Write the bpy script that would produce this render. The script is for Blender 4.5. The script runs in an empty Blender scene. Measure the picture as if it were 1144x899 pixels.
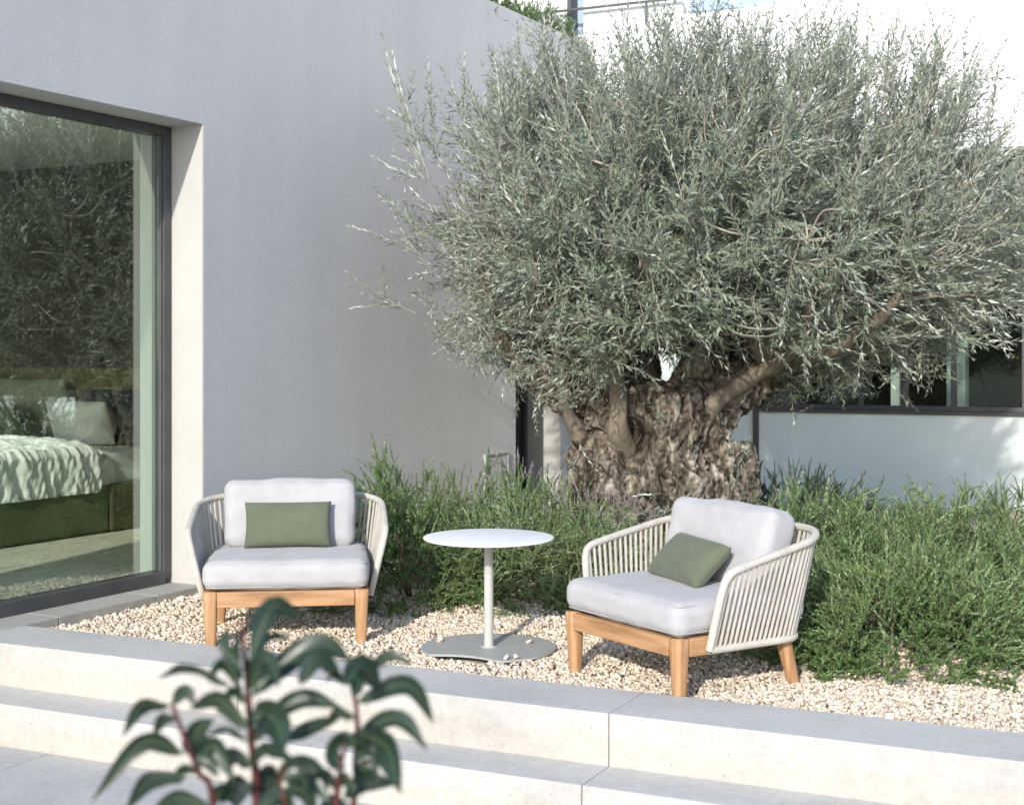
import bpy, bmesh, math, random
import numpy as np
from mathutils import Vector, Matrix, noise, Euler

random.seed(7); RNG = np.random.default_rng(7)
SC = bpy.context.scene; COL = SC.collection
PI = math.pi

# ---------------------------------------------------------------- camera, sky, sun, exposure
F = 1600.0; HZ = 393.0; CAMH = 1.2; IW = 1144.0
cam_d = bpy.data.cameras.new('camera'); cam = bpy.data.objects.new('camera', cam_d); COL.objects.link(cam)
SC.camera = cam
cam.location = (0, 0, CAMH); cam.rotation_euler = (PI/2, 0, 0)
cam_d.sensor_width = 36; cam_d.lens = 36*F/IW; cam_d.shift_y = -(449.5-HZ)/IW
cam_d.clip_end = 2000; cam_d.clip_start = .05
cam_d.dof.use_dof = True; cam_d.dof.focus_distance = 6.6; cam_d.dof.aperture_fstop = 5.0

SUN_AZ = math.radians(17.0)      # shadows run this far to the right of straight ahead
SUN_EL = math.radians(24.0)
w = bpy.data.worlds.new('World'); SC.world = w; w.use_nodes = True
nt = w.node_tree; bg = nt.nodes['Background']
sky = nt.nodes.new('ShaderNodeTexSky'); sky.sky_type = 'NISHITA'; sky.sun_disc = False
sky.sun_elevation = SUN_EL; sky.sun_rotation = PI + SUN_AZ
sky.air_density = 1.0; sky.dust_density = .6; sky.ozone_density = 2.0
nt.links.new(sky.outputs[0], bg.inputs[0]); bg.inputs[1].default_value = .15
sd = bpy.data.lights.new('sun', 'SUN'); so = bpy.data.objects.new('sun', sd); COL.objects.link(so)
sd.energy = 2.5; sd.angle = math.radians(1.0); sd.color = (1, .95, .88)
ldir = Vector((math.sin(SUN_AZ)*math.cos(SUN_EL), math.cos(SUN_AZ)*math.cos(SUN_EL), -math.sin(SUN_EL)))
so.rotation_euler = ldir.to_track_quat('-Z', 'Y').to_euler(); so.location = (-4, -10, 8)
vs = SC.view_settings
vs.view_transform = 'Standard'; vs.look = 'None'; vs.gamma = 1; vs.exposure = .94

def P(x, y, z):                  # a point at height z seen at photo position x, y
    Y = (CAMH-z)*F/(y-HZ); return Vector(((x-572)/F*Y, Y, z))
def D(x, y, Y):                  # a point at distance Y
    return Vector(((x-572)/F*Y, Y, CAMH-(y-HZ)/F*Y))

# ---------------------------------------------------------------- materials
MATS = {}
def new_mat(name):
    m = bpy.data.materials.new(name); m.use_nodes = True
    MATS[name] = m
    return m, m.node_tree, m.node_tree.nodes['Principled BSDF']
def N(nt, kind, **kw):
    n = nt.nodes.new(kind)
    for k, v in kw.items():
        if k.startswith('i_'):
            key = k[2:]; n.inputs[int(key) if key.isdigit() else key].default_value = v
        else: setattr(n, k, v)
    return n
def coords(nt, scale=(1, 1, 1), rot=(0, 0, 0)):
    tc = nt.nodes.new('ShaderNodeTexCoord'); mp = nt.nodes.new('ShaderNodeMapping')
    mp.inputs['Scale'].default_value = scale; mp.inputs['Rotation'].default_value = rot
    nt.links.new(tc.outputs['Object'], mp.inputs[0]); return mp.outputs[0]
def ramp(nt, fac, stops):
    r = nt.nodes.new('ShaderNodeValToRGB'); e = r.color_ramp.elements
    while len(e) < len(stops): e.new(.5)
    for el, (p, c) in zip(e, stops): el.position = p; el.color = (*c, 1)
    nt.links.new(fac, r.inputs[0]); return r.outputs[0]
def bump(nt, b, height, strength=.3, dist=.01, prev=None):
    bn = nt.nodes.new('ShaderNodeBump'); bn.inputs['Strength'].default_value = strength; bn.inputs['Distance'].default_value = dist
    nt.links.new(height, bn.inputs['Height'])
    if prev is not None: nt.links.new(prev, bn.inputs['Normal'])
    nt.links.new(bn.outputs[0], b.inputs['Normal']); return bn.outputs[0]
def noisy(name, c1, c2, scale=4, detail=6, rough=.8, bscale=80, bstr=.2, bdist=.004, stretch=(1, 1, 1), spec=.3, c3=None, metal=0):
    m, nt, b = new_mat(name)
    v = coords(nt, stretch)
    n = N(nt, 'ShaderNodeTexNoise', i_Scale=scale, i_Detail=detail, i_Roughness=.6); nt.links.new(v, n.inputs[0])
    st = [(.3, c1), (.7, c2)] if c3 is None else [(.25, c1), (.5, c2), (.75, c3)]
    nt.links.new(ramp(nt, n.outputs[0], st), b.inputs['Base Color'])
    b.inputs['Roughness'].default_value = rough; b.inputs['Specular IOR Level'].default_value = spec
    b.inputs['Metallic'].default_value = metal
    if bstr:
        n2 = N(nt, 'ShaderNodeTexNoise', i_Scale=bscale, i_Detail=4); nt.links.new(v, n2.inputs[0])
        bump(nt, b, n2.outputs[0], bstr, bdist)
    return m

noisy('stucco_grey', (.51, .505, .515), (.56, .555, .56), .9, 6, .95, 150, .9, .006, spec=.1)
m = MATS['stucco_grey']; nt = m.node_tree; b = nt.nodes['Principled BSDF']
v = coords(nt, (1, 1, .28)); n = N(nt, 'ShaderNodeTexNoise', i_Scale=2.6, i_Detail=7, i_Roughness=.6); nt.links.new(v, n.inputs[0])
mx = N(nt, 'ShaderNodeMix', data_type='RGBA', blend_type='MULTIPLY'); mx.inputs[0].default_value = 1
old = b.inputs['Base Color'].links[0].from_socket; nt.links.new(old, mx.inputs[6]); nt.links.new(ramp(nt, n.outputs[0], [(.38, (.95, .95, .95)), (.60, (1, 1, 1))]), mx.inputs[7]); nt.links.new(mx.outputs[2], b.inputs['Base Color'])
noisy('reveal_white', (.42, .405, .38), (.47, .455, .43), 2.0, 5, .9, 120, .3, .003, spec=.15)
noisy('white_render', (.80, .80, .80), (.84, .84, .84), .5, 5, .9, 120, .3, .003, spec=.15)
noisy('pale_parapet', (.68, .76, .73), (.76, .82, .79), 1.1, 6, .55, 60, .1, .003, spec=.4)
noisy('interior_white', (.62, .62, .58), (.70, .70, .66), 1, 3, .9, 60, .05, .002)
noisy('interior_dark', (.055, .05, .04), (.09, .08, .065), 1, 3, .9, 60, .05, .002)
noisy('soffit_grey', (.20, .20, .20), (.26, .26, .25), 2, 3, .8, 60, .1, .002)
noisy('dark_metal', (.055, .056, .058), (.075, .075, .078), 6, 3, .45, 200, .03, .001, spec=.5)
noisy('soil', (.05, .035, .02), (.10, .07, .045), 12, 6, 1, 60, .8, .02)
noisy('gravel_ground', (.48, .41, .33), (.66, .58, .49), 90, 4, .95, 90, 1, .02)
noisy('ground_earth', (.16, .14, .10), (.24, .21, .15), 2, 6, 1, 30, .6, .02)
noisy('rug_wool', (.36, .36, .26), (.62, .60, .48), 5, 8, 1, 50, .8, .01, stretch=(1, 3, 1), c3=(.70, .68, .57))
noisy('velvet_green', (.060, .075, .035), (.13, .15, .075), 3, 6, .85, 60, .15, .003)
noisy('velvet_brown', (.05, .042, .025), (.10, .085, .05), 3, 6, .85, 60, .15, .003)
noisy('headboard_velvet', (.13, .115, .06), (.20, .175, .10), 3, 6, .85, 60, .15, .003)
noisy('linen_white', (.74, .76, .72), (.82, .83, .80), 6, 5, .9, 200, .1, .002)
noisy('linen_grey_green', (.27, .29, .22), (.33, .35, .27), 6, 5, .9, 200, .1, .002)
noisy('linen_green', (.11, .13, .075), (.15, .17, .10), 6, 5, .9, 200, .1, .002)
noisy('linen_navy', (.03, .04, .055), (.05, .06, .075), 6, 5, .9, 200, .1, .002)
noisy('table_grey', (.40, .39, .36), (.45, .44, .41), 20, 4, .5, 300, .04, .001, spec=.4)
noisy('plate_grey', (.33, .335, .32), (.38, .385, .37), 14, 6, .55, 300, .06, .001, spec=.4)
noisy('pot_clay', (.26, .25, .23), (.34, .33, .30), 5, 5, .9, 60, .2, .004)
noisy('stem_brown', (.10, .07, .045), (.20, .15, .10), 20, 4, .9, 90, .4, .004)
noisy('red_stem', (.055, .012, .014), (.11, .03, .025), 20, 4, .5, 90, .2, .002)
noisy('white_gloss', (.94, .94, .94), (.95, .95, .95), 8, 3, .35, 60, .0, .001, spec=.5)

# stone of kerb, steps and patio, with water marks and warm stains low on the risers
def stone(name, base, warm, stain=True, grid=None):
    m, nt, b = new_mat(name)
    v = coords(nt)
    n = N(nt, 'ShaderNodeTexNoise', i_Scale=1.7, i_Detail=9, i_Roughness=.62); nt.links.new(v, n.inputs[0])
    col = ramp(nt, n.outputs[0], [(.30, tuple(c*.84 for c in base)), (.52, base), (.72, warm)])
    n2 = N(nt, 'ShaderNodeTexNoise', i_Scale=38, i_Detail=6, i_Roughness=.7); nt.links.new(v, n2.inputs[0])
    mx = N(nt, 'ShaderNodeMix', data_type='RGBA', blend_type='MULTIPLY'); mx.inputs[0].default_value = .75
    nt.links.new(col, mx.inputs[6]); nt.links.new(ramp(nt, n2.outputs[0], [(.30, (.80, .78, .75)), (.60, (1, 1, 1))]), mx.inputs[7])
    out = mx.outputs[2]
    # sparse pits and spots
    vo = N(nt, 'ShaderNodeTexVoronoi', i_Scale=16); nt.links.new(v, vo.inputs[0])
    mx3 = N(nt, 'ShaderNodeMix', data_type='RGBA', blend_type='MULTIPLY')
    mx3.inputs[0].default_value = 1; nt.links.new(out, mx3.inputs[6])
    nt.links.new(ramp(nt, vo.outputs[0], [(.03, (.62, .56, .48)), (.075, (1, 1, 1))]), mx3.inputs[7]); out = mx3.outputs[2]
    if stain:
        sx = N(nt, 'ShaderNodeSeparateXYZ'); nt.links.new(v, sx.inputs[0])
        a1 = N(nt, 'ShaderNodeMath', operation='ADD'); nt.links.new(sx.outputs[2], a1.inputs[0]); a1.inputs[1].default_value = .3475
        a2 = N(nt, 'ShaderNodeMath', operation='MODULO'); nt.links.new(a1.outputs[0], a2.inputs[0]); a2.inputs[1].default_value = .1738
        ns = N(nt, 'ShaderNodeTexNoise', i_Scale=5, i_Detail=6, i_Roughness=.6); nt.links.new(v, ns.inputs[0])
        a3 = N(nt, 'ShaderNodeMath', operation='MULTIPLY_ADD'); nt.links.new(ns.outputs[0], a3.inputs[0]); a3.inputs[1].default_value = -.16; nt.links.new(a2.outputs[0], a3.inputs[2])
        mz = N(nt, 'ShaderNodeMix', data_type='RGBA', blend_type='MULTIPLY'); mz.inputs[0].default_value = 1; nt.links.new(out, mz.inputs[6])
        nt.links.new(ramp(nt, a3.outputs[0], [(-.0, (1, .97, .92)), (.03, (1, 1, 1))]), mz.inputs[7]); out = mz.outputs[2]
    nt.links.new(out, b.inputs['Base Color'])
    b.inputs['Roughness'].default_value = .72; b.inputs['Specular IOR Level'].default_value = .35
    n3 = N(nt, 'ShaderNodeTexNoise', i_Scale=220, i_Detail=4); nt.links.new(v, n3.inputs[0])
    p = bump(nt, b, n3.outputs[0], .35, .002)
    bump(nt, b, n.outputs[0], .4, .01, p)
    return m
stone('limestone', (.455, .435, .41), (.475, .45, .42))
stone('limestone_grey', (.47, .47, .455), (.53, .52, .49), False)
stone('patio_stone', (.46, .455, .45), (.51, .50, .48), False)
stone('sill_stone', (.40, .385, .35), (.46, .44, .40), False)
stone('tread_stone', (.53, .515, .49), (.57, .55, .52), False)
noisy('grout', (.30, .27, .23), (.42, .38, .32), 20, 4, 1, 90, .3, .003)

# teak
m, nt, b = new_mat('teak')
v = coords(nt, (1, 1, 1))
n = N(nt, 'ShaderNodeTexNoise', i_Scale=3, i_Detail=4); nt.links.new(v, n.inputs[0])
tc = nt.nodes.new('ShaderNodeTexCoord'); uvm = nt.nodes.new('ShaderNodeMapping'); uvm.inputs['Scale'].default_value = (2.2, 46, 46)
nt.links.new(tc.outputs['UV'], uvm.inputs[0])
n1 = N(nt, 'ShaderNodeTexNoise', i_Scale=1.0, i_Detail=8, i_Roughness=.65, i_Distortion=.6); nt.links.new(uvm.outputs[0], n1.inputs[0])
nt.links.new(ramp(nt, n1.outputs[0], [(.30, (.24, .125, .056)), (.46, (.37, .205, .10)), (.60, (.45, .26, .135)), (.8, (.51, .32, .185))]), b.inputs['Base Color'])
b.inputs['Roughness'].default_value = .6; b.inputs['Specular IOR Level'].default_value = .3
bump(nt, b, n1.outputs[0], .3, .002)

# woven fabrics
def fabric(name, c, var=.08, weave=650, rough=.95, sheen=.15):
    m, nt, b = new_mat(name)
    v = coords(nt)
    n = N(nt, 'ShaderNodeTexNoise', i_Scale=9, i_Detail=6, i_Roughness=.7); nt.links.new(v, n.inputs[0])
    w1 = N(nt, 'ShaderNodeTexNoise', i_Scale=1.0, i_Detail=2)
    mp = nt.nodes.new('ShaderNodeMapping'); mp.inputs['Scale'].default_value = (weave, 40, weave); nt.links.new(v, mp.inputs[0]); nt.links.new(mp.outputs[0], w1.inputs[0])
    w2 = N(nt, 'ShaderNodeTexNoise', i_Scale=1.0, i_Detail=2)
    mp2 = nt.nodes.new('ShaderNodeMapping'); mp2.inputs['Scale'].default_value = (40, weave, weave); nt.links.new(v, mp2.inputs[0]); nt.links.new(mp2.outputs[0], w2.inputs[0])
    ad = N(nt, 'ShaderNodeMath', operation='ADD'); nt.links.new(w1.outputs[0], ad.inputs[0]); nt.links.new(w2.outputs[0], ad.inputs[1])
    md = N(nt, 'ShaderNodeMath', operation='MULTIPLY_ADD'); nt.links.new(ad.outputs[0], md.inputs[0]); md.inputs[1].default_value = .35; nt.links.new(n.outputs[0], md.inputs[2])
    lo = tuple(x*(1-var*1.5) for x in c); hi = tuple(min(1, x*(1+var)) for x in c)
    nt.links.new(ramp(nt, md.outputs[0], [(.60, lo), (1.0, hi)]), b.inputs['Base Color'])
    b.inputs['Roughness'].default_value = rough; b.inputs['Specular IOR Level'].default_value = .15
    b.inputs['Sheen Weight'].default_value = sheen
    p = bump(nt, b, ad.outputs[0], .5, .0008)
    n4 = N(nt, 'ShaderNodeTexNoise', i_Scale=7, i_Detail=3); nt.links.new(v, n4.inputs[0])
    bump(nt, b, n4.outputs[0], .25, .012, p)
    return m
fabric('cushion_grey', (.39, .38, .385))
fabric('pillow_green', (.108, .124, .082), .1)
fabric('rope_beige', (.47, .435, .385), .14, 300)
fabric('rope_dark', (.41, .38, .34), .14, 300)

def leafmat(name, top, under, trans=.25, rough=.5, vary=.35, spec=.35, tip=None):
    m, nt, b = new_mat(name)
    g = nt.nodes.new('ShaderNodeNewGeometry')
    mx = N(nt, 'ShaderNodeMix', data_type='RGBA'); nt.links.new(g.outputs['Backfacing'], mx.inputs[0])
    mx.inputs[6].default_value = (*top, 1); mx.inputs[7].default_value = (*under, 1)
    hsv = nt.nodes.new('ShaderNodeHueSaturation')
    mr = N(nt, 'ShaderNodeMapRange'); nt.links.new(g.outputs['Random Per Island'], mr.inputs[0]); mr.inputs[3].default_value = 1-vary; mr.inputs[4].default_value = 1+vary
    nt.links.new(mr.outputs[0], hsv.inputs['Value']); nt.links.new(mx.outputs[2], hsv.inputs['Color'])
    ml = N(nt, 'ShaderNodeMath', operation='MULTIPLY'); nt.links.new(g.outputs['Random Per Island'], ml.inputs[0]); ml.inputs[1].default_value = 7.31
    fr = N(nt, 'ShaderNodeMath', operation='FRACT'); nt.links.new(ml.outputs[0], fr.inputs[0])
    mh = N(nt, 'ShaderNodeMapRange'); nt.links.new(fr.outputs[0], mh.inputs[0]); mh.inputs[3].default_value = .475; mh.inputs[4].default_value = .52
    nt.links.new(mh.outputs[0], hsv.inputs['Hue'])
    nt.links.new(hsv.outputs[0], b.inputs['Base Color'])
    b.inputs['Roughness'].default_value = rough; b.inputs['Specular IOR Level'].default_value = spec
    tr = nt.nodes.new('ShaderNodeBsdfTranslucent'); nt.links.new(hsv.outputs[0], tr.inputs[0])
    ms = nt.nodes.new('ShaderNodeMixShader'); ms.inputs[0].default_value = trans
    nt.links.new(b.outputs[0], ms.inputs[1]); nt.links.new(tr.outputs[0], ms.inputs[2])
    nt.links.new(ms.outputs[0], nt.nodes['Material Output'].inputs[0])
    return m
leafmat('olive_leaf', (.24, .285, .205), (.47, .50, .43), .22, .42, .35, .5)
leafmat('rosemary_leaf', (.16, .265, .095), (.24, .33, .165), .22, .5, .5)
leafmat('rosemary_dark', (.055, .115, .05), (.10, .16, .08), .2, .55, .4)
leafmat('lavender_leaf', (.22, .32, .13), (.28, .37, .2), .25, .6, .4)
leafmat('rosemary_leaf_young', (.23, .34, .13), (.30, .40, .20), .25, .5, .3)  # paler copies of the shrub leaf colours
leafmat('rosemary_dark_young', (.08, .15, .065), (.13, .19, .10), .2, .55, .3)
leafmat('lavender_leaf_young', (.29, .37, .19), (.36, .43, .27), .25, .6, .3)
leafmat('flower_spike', (.30, .25, .28), (.30, .25, .28), .1, .8, .35)
leafmat('roof_leaf', (.09, .17, .04), (.13, .22, .07), .25, .5, .4)
leafmat('glossy_leaf', (.020, .038, .024), (.05, .085, .03), .16, .33, .35, .45)
noisy('leaf_rib', (.12, .16, .08), (.15, .19, .10), 10, 3, .5, 60, .0, .001)
leafmat('pebble', (.70, .585, .455), (.70, .585, .455), 0, .9, .30, .2)
leafmat('dry_leaf', (.20, .17, .09), (.24, .21, .14), .1, .7, .4)
leafmat('olive_twig', (.36, .335, .27), (.36, .335, .27), 0, .8, .25, .2)

# bark
m, nt, b = new_mat('olive_bark')
v = coords(nt, (1, 1, .42))
n = N(nt, 'ShaderNodeTexNoise', i_Scale=14, i_Detail=10, i_Roughness=.7, i_Distortion=.8); nt.links.new(v, n.inputs[0])
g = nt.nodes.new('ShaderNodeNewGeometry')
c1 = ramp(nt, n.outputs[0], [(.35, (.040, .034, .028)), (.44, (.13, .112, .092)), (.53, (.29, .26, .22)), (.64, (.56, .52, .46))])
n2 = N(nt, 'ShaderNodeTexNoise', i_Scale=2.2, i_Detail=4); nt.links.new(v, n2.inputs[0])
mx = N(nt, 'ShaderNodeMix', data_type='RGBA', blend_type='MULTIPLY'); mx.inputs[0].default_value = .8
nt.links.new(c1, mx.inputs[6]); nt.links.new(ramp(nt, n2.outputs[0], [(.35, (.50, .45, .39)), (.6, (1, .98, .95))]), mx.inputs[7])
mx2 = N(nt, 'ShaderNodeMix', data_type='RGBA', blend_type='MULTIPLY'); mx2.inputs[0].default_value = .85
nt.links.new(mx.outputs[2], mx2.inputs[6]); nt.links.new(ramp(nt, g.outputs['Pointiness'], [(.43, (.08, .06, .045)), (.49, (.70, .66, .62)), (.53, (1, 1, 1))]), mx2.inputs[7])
nt.links.new(mx2.outputs[2], b.inputs['Base Color']); b.inputs['Roughness'].default_value = .95; b.inputs['Specular IOR Level'].default_value = .1
n3 = N(nt, 'ShaderNodeTexNoise', i_Scale=45, i_Detail=8, i_Roughness=.7); nt.links.new(v, n3.inputs[0])
p = bump(nt, b, n.outputs[0], .9, .03); bump(nt, b, n3.outputs[0], .8, .008, p)
noisy('branch_bark', (.12, .10, .075), (.27, .225, .17), 9, 8, .9, 50, .6, .008, stretch=(1, 1, .4))

# clear, slightly green glass (thin: mirror part + see-through part)
def glass(name, tint, refl_boost, add):
    m, nt, b = new_mat(name)
    nt.nodes.remove(b)
    tr = nt.nodes.new('ShaderNodeBsdfTransparent'); tr.inputs[0].default_value = (*tint, 1)
    gl = nt.nodes.new('ShaderNodeBsdfGlossy'); gl.inputs[0].default_value = (.93, 1, .97, 1); gl.inputs['Roughness'].default_value = .0
    lw_ = nt.nodes.new('ShaderNodeLayerWeight'); fr = N(nt, 'ShaderNodeMath', operation='POWER'); nt.links.new(lw_.outputs['Facing'], fr.inputs[0]); fr.inputs[1].default_value = 5
    ma = N(nt, 'ShaderNodeMath', operation='MULTIPLY_ADD'); nt.links.new(fr.outputs[0], ma.inputs[0]); ma.inputs[1].default_value = refl_boost; ma.inputs[2].default_value = add
    ma.use_clamp = True
    ms = nt.nodes.new('ShaderNodeMixShader'); nt.links.new(ma.outputs[0], ms.inputs[0]); nt.links.new(tr.outputs[0], ms.inputs[1]); nt.links.new(gl.outputs[0], ms.inputs[2])
    nt.links.new(ms.outputs[0], nt.nodes['Material Output'].inputs[0])
glass('window_glass', (.88, .94, .89), 1.0, .145)
glass('far_glass', (.80, .86, .84), .9, .05)
m, nt, b = new_mat('blue_glass'); b.inputs['Base Color'].default_value = (.35, .45, .58, 1); b.inputs['Roughness'].default_value = .08
m, nt, b = new_mat('lamp_glow'); b.inputs['Emission Color'].default_value = (1, .72, .4, 1); b.inputs['Emission Strength'].default_value = 12

# ---------------------------------------------------------------- mesh helpers
def link(name, me, mat=None, parent=None, smooth=False):
    if mat: me.materials.append(MATS[mat])
    if smooth: me.polygons.foreach_set('use_smooth', [True]*len(me.polygons))
    o = bpy.data.objects.new(name, me); COL.objects.link(o)
    if parent: o.parent = parent
    return o
def tag(o, label=None, cat=None, group=None, kind=None):
    if label: o['label'] = label
    if cat: o['category'] = cat
    if group: o['group'] = group
    if kind: o['kind'] = kind
    return o
def empty(name, loc=(0, 0, 0), rz=0, **kw):
    o = bpy.data.objects.new(name, None); COL.objects.link(o); o.location = loc; o.rotation_euler = (0, 0, rz)
    o.empty_display_size = .1
    return tag(o, **kw)
def np_mesh(name, V, Q):         # V (n,3), Q (m,4)
    me = bpy.data.meshes.new(name); V = np.asarray(V, np.float32); Q = np.asarray(Q, np.int32)
    me.vertices.add(len(V)); me.vertices.foreach_set('co', V.ravel())
    me.loops.add(Q.size); me.loops.foreach_set('vertex_index', Q.ravel())
    me.polygons.add(len(Q)); me.polygons.foreach_set('loop_start', np.arange(0, Q.size, Q.shape[1], dtype=np.int32))
    try: me.polygons.foreach_set('loop_total', np.full(len(Q), Q.shape[1], np.int32))
    except Exception: pass
    me.update(calc_edges=True); me.validate(); return me
class Geo:                        # collects quads
    def __init__(s): s.V = []; s.Q = []; s.n = 0
    def add(s, V, Q):
        V = np.asarray(V, float).reshape(-1, 3); s.V.append(V); s.Q.append(np.asarray(Q).reshape(-1, 4)+s.n); s.n += len(V)
    def mesh(s, name): return np_mesh(name, np.concatenate(s.V), np.concatenate(s.Q))
def boxes(name, lst, mat, parent=None, bev=0, uv=False):   # lst of (x0,x1,y0,y1,z0,z1)
    bm = bmesh.new()
    for x0, x1, y0, y1, z0, z1 in lst:
        r = bmesh.ops.create_cube(bm, size=1)
        bmesh.ops.scale(bm, vec=(x1-x0, y1-y0, z1-z0), verts=r['verts']); bmesh.ops.translate(bm, vec=((x0+x1)/2, (y0+y1)/2, (z0+z1)/2), verts=r['verts'])
    if bev: bmesh.ops.bevel(bm, geom=bm.edges[:], offset=bev, segments=2, affect='EDGES', profile=.5)
    me = bpy.data.meshes.new(name); bm.to_mesh(me); bm.free()
    return link(name, me, mat, parent)
def tube_arrays(pts, radii, sides=8, caps=True, squash=None):
    pts = np.asarray(pts, float); n = len(pts); radii = np.broadcast_to(np.asarray(radii, float), (n,))
    T = np.gradient(pts, axis=0); T /= np.linalg.norm(T, axis=1)[:, None]+1e-9
    ref = np.array([0, 0, 1.]) if abs(T[0][2]) < .9 else np.array([1., 0, 0])
    a = np.cross(T[0], ref); a /= np.linalg.norm(a); fr = []
    for i in range(n):
        a = a - T[i]*np.dot(a, T[i]); a /= np.linalg.norm(a)+1e-9; fr.append((a, np.cross(T[i], a)))
    ang = np.linspace(0, 2*PI, sides, endpoint=False)
    V = np.concatenate([pts[i]+radii[i]*(np.cos(ang)[:, None]*fr[i][0]+np.sin(ang)[:, None]*fr[i][1]) for i in range(n)])
    Q = []
    for i in range(n-1):
        for k in range(sides):
            k2 = (k+1) % sides; Q.append((i*sides+k, i*sides+k2, (i+1)*sides+k2, (i+1)*sides+k))
    if caps and sides >= 4:
        for base, rev in ((0, True), ((n-1)*sides, False)):
            for k in range(1, sides-2, 2):
                q = (base, base+k, base+k+1, base+k+2); Q.append(q[::-1] if rev else q)
    return V, np.array(Q)
def spline(ctrl, n):              # Catmull-Rom through control points
    c = np.asarray(ctrl, float); c = np.vstack([2*c[0]-c[1], c, 2*c[-1]-c[-2]]); out = []
    m = len(c)-3
    for s in np.linspace(0, m-1e-6, n):
        i = int(s); t = s-i; p0, p1, p2, p3 = c[i:i+4]
        out.append(.5*((2*p1)+(-p0+p2)*t+(2*p0-5*p1+4*p2-p3)*t*t+(-p0+3*p1-3*p2+p3)*t**3))
    return np.array(out)
def lathe(name, prof, mat, parent=None, seg=48, smooth=True):
    V = []; Q = []
    for r, z in prof:
        for k in range(seg): a = 2*PI*k/seg; V.append((r*math.cos(a), r*math.sin(a), z))
    for i in range(len(prof)-1):
        for k in range(seg): k2 = (k+1) % seg; Q.append((i*seg+k, i*seg+k2, (i+1)*seg+k2, (i+1)*seg+k))
    me = np_mesh(name, V, Q); o = link(name, me, mat, parent, smooth); return o
def rounded_box(name, sx, sy, sz, r, mat, parent=None, puff=.0, n=26, nz=10, wr=.004, seed=0, seam=True):
    """a stuffed cushion: box with rounded edges, crowned faces, a corded seam round top and bottom edge"""
    bm = bmesh.new(); bmesh.ops.create_cube(bm, size=2)
    bmesh.ops.subdivide_edges(bm, edges=bm.edges[:], cuts=n, use_grid_fill=True)
    hx, hy, hz = sx/2, sy/2, sz/2
    for v in bm.verts:
        x, y, z = v.co
        px, py, pz = x*hx, y*hy, z*hz
        cx = max(-hx+r, min(hx-r, px)); cy = max(-hy+r, min(hy-r, py)); cz = max(-hz+r, min(hz-r, pz))
        d = Vector((px-cx, py-cy, pz-cz))
        if d.length > 1e-6: d = d.normalized()*r
        q = Vector((cx, cy, cz))+d
        fx, fy, fz = 1-x*x, 1-y*y, 1-z*z
        q.z += math.copysign(puff*(max(fx, 0)*max(fy, 0))**.5, z) if abs(z) > .02 else 0
        q.x += (puff*.35)*x*max(fz, 0)*max(fy, 0)**.5; q.y += (puff*.35)*y*max(fz, 0)*max(fx, 0)**.5
        nn = noise.noise_vector(Vector((q.x*5+seed*3.1, q.y*5, q.z*5+seed)))*wr*1.5+noise.noise_vector(Vector((q.x*16+seed*1.7, q.y*16, q.z*16)))*wr*.5
        v.co = q+nn
    me = bpy.data.meshes.new(name); bm.to_mesh(me); bm.free()
    return link(name, me, mat, parent, True)
def pillow_mesh(name, w_, h_, t_, n=40, seed=0, wr=.006, pow_=.42):
    """scatter cushion, pinched along its four edges; lies in XZ plane, thickness in Y"""
    V = []; Q = []
    for side in (1, -1):
        for i in range(n+1):
            for j in range(n+1):
                u = -1+2*i/n; v_ = -1+2*j/n
                e = max(0, (1-abs(u)**2.6)*(1-abs(v_)**2.6))**pow_
                pin = 1-.045*(1-abs(u)**2)*(abs(v_)**3)
                pin2 = 1-.045*(1-abs(v_)**2)*(abs(u)**3)
                x = u*w_/2*pin2; z = v_*h_/2*pin
                nn = noise.noise(Vector((x*9+seed*5, z*9, side*2.0+seed)))*wr+noise.noise(Vector((x*24+seed*5, z*20, side*2.0)))*wr*.35
                V.append((x, side*(t_/2*e+.002)+nn*e, z))
    m_ = (n+1)**2
    for s in range(2):
        for i in range(n):
            for j in range(n):
                a = s*m_+i*(n+1)+j; q = (a, a+1, a+n+2, a+n+1); Q.append(q if s == 0 else q[::-1])
    rim = [i*(n+1) for i in range(n+1)]+[n*(n+1)+j for j in range(1, n+1)]+[i*(n+1)+n for i in range(n-1, -1, -1)]+[j for j in range(n-1, 0, -1)]
    for a, b_ in zip(rim, rim[1:]+rim[:1]): Q.append((a, b_, b_+m_, a+m_))
    return np_mesh(name, V, Q)

# ---------------------------------------------------------------- frames of reference
W0 = Vector((-1.586, 7.356, 0)); WR = math.atan2(.8824, .4704)     # wall: local x along the wall away, local y into the house
SR = math.atan2(-.4283, .9036)                                     # steps: local x to the right along the steps, local y away
MW = Matrix.Translation(W0) @ Matrix.Rotation(WR, 4, 'Z')
MS = Matrix.Rotation(SR, 4, 'Z')
GZ = -.03                                                          # top of the gravel
WALL_TOP = 3.66; WEND = 4.634

# ---------------------------------------------------------------- ground, patio, steps
def sheet(name, x0, x1, y0, y1, z, mat, rot=0, label=None):
    me = bpy.data.meshes.new(name); me.from_pydata([(x0, y0, z), (x1, y0, z), (x1, y1, z), (x0, y1, z)], [], [(0, 1, 2, 3)])
    o = link(name, me, mat); o.rotation_euler = (0, 0, rot); return tag(o, kind='structure', label=label)
sheet('ground', -300, 300, -300, 300, -.40, 'ground_earth')
JT = -1.747
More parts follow.
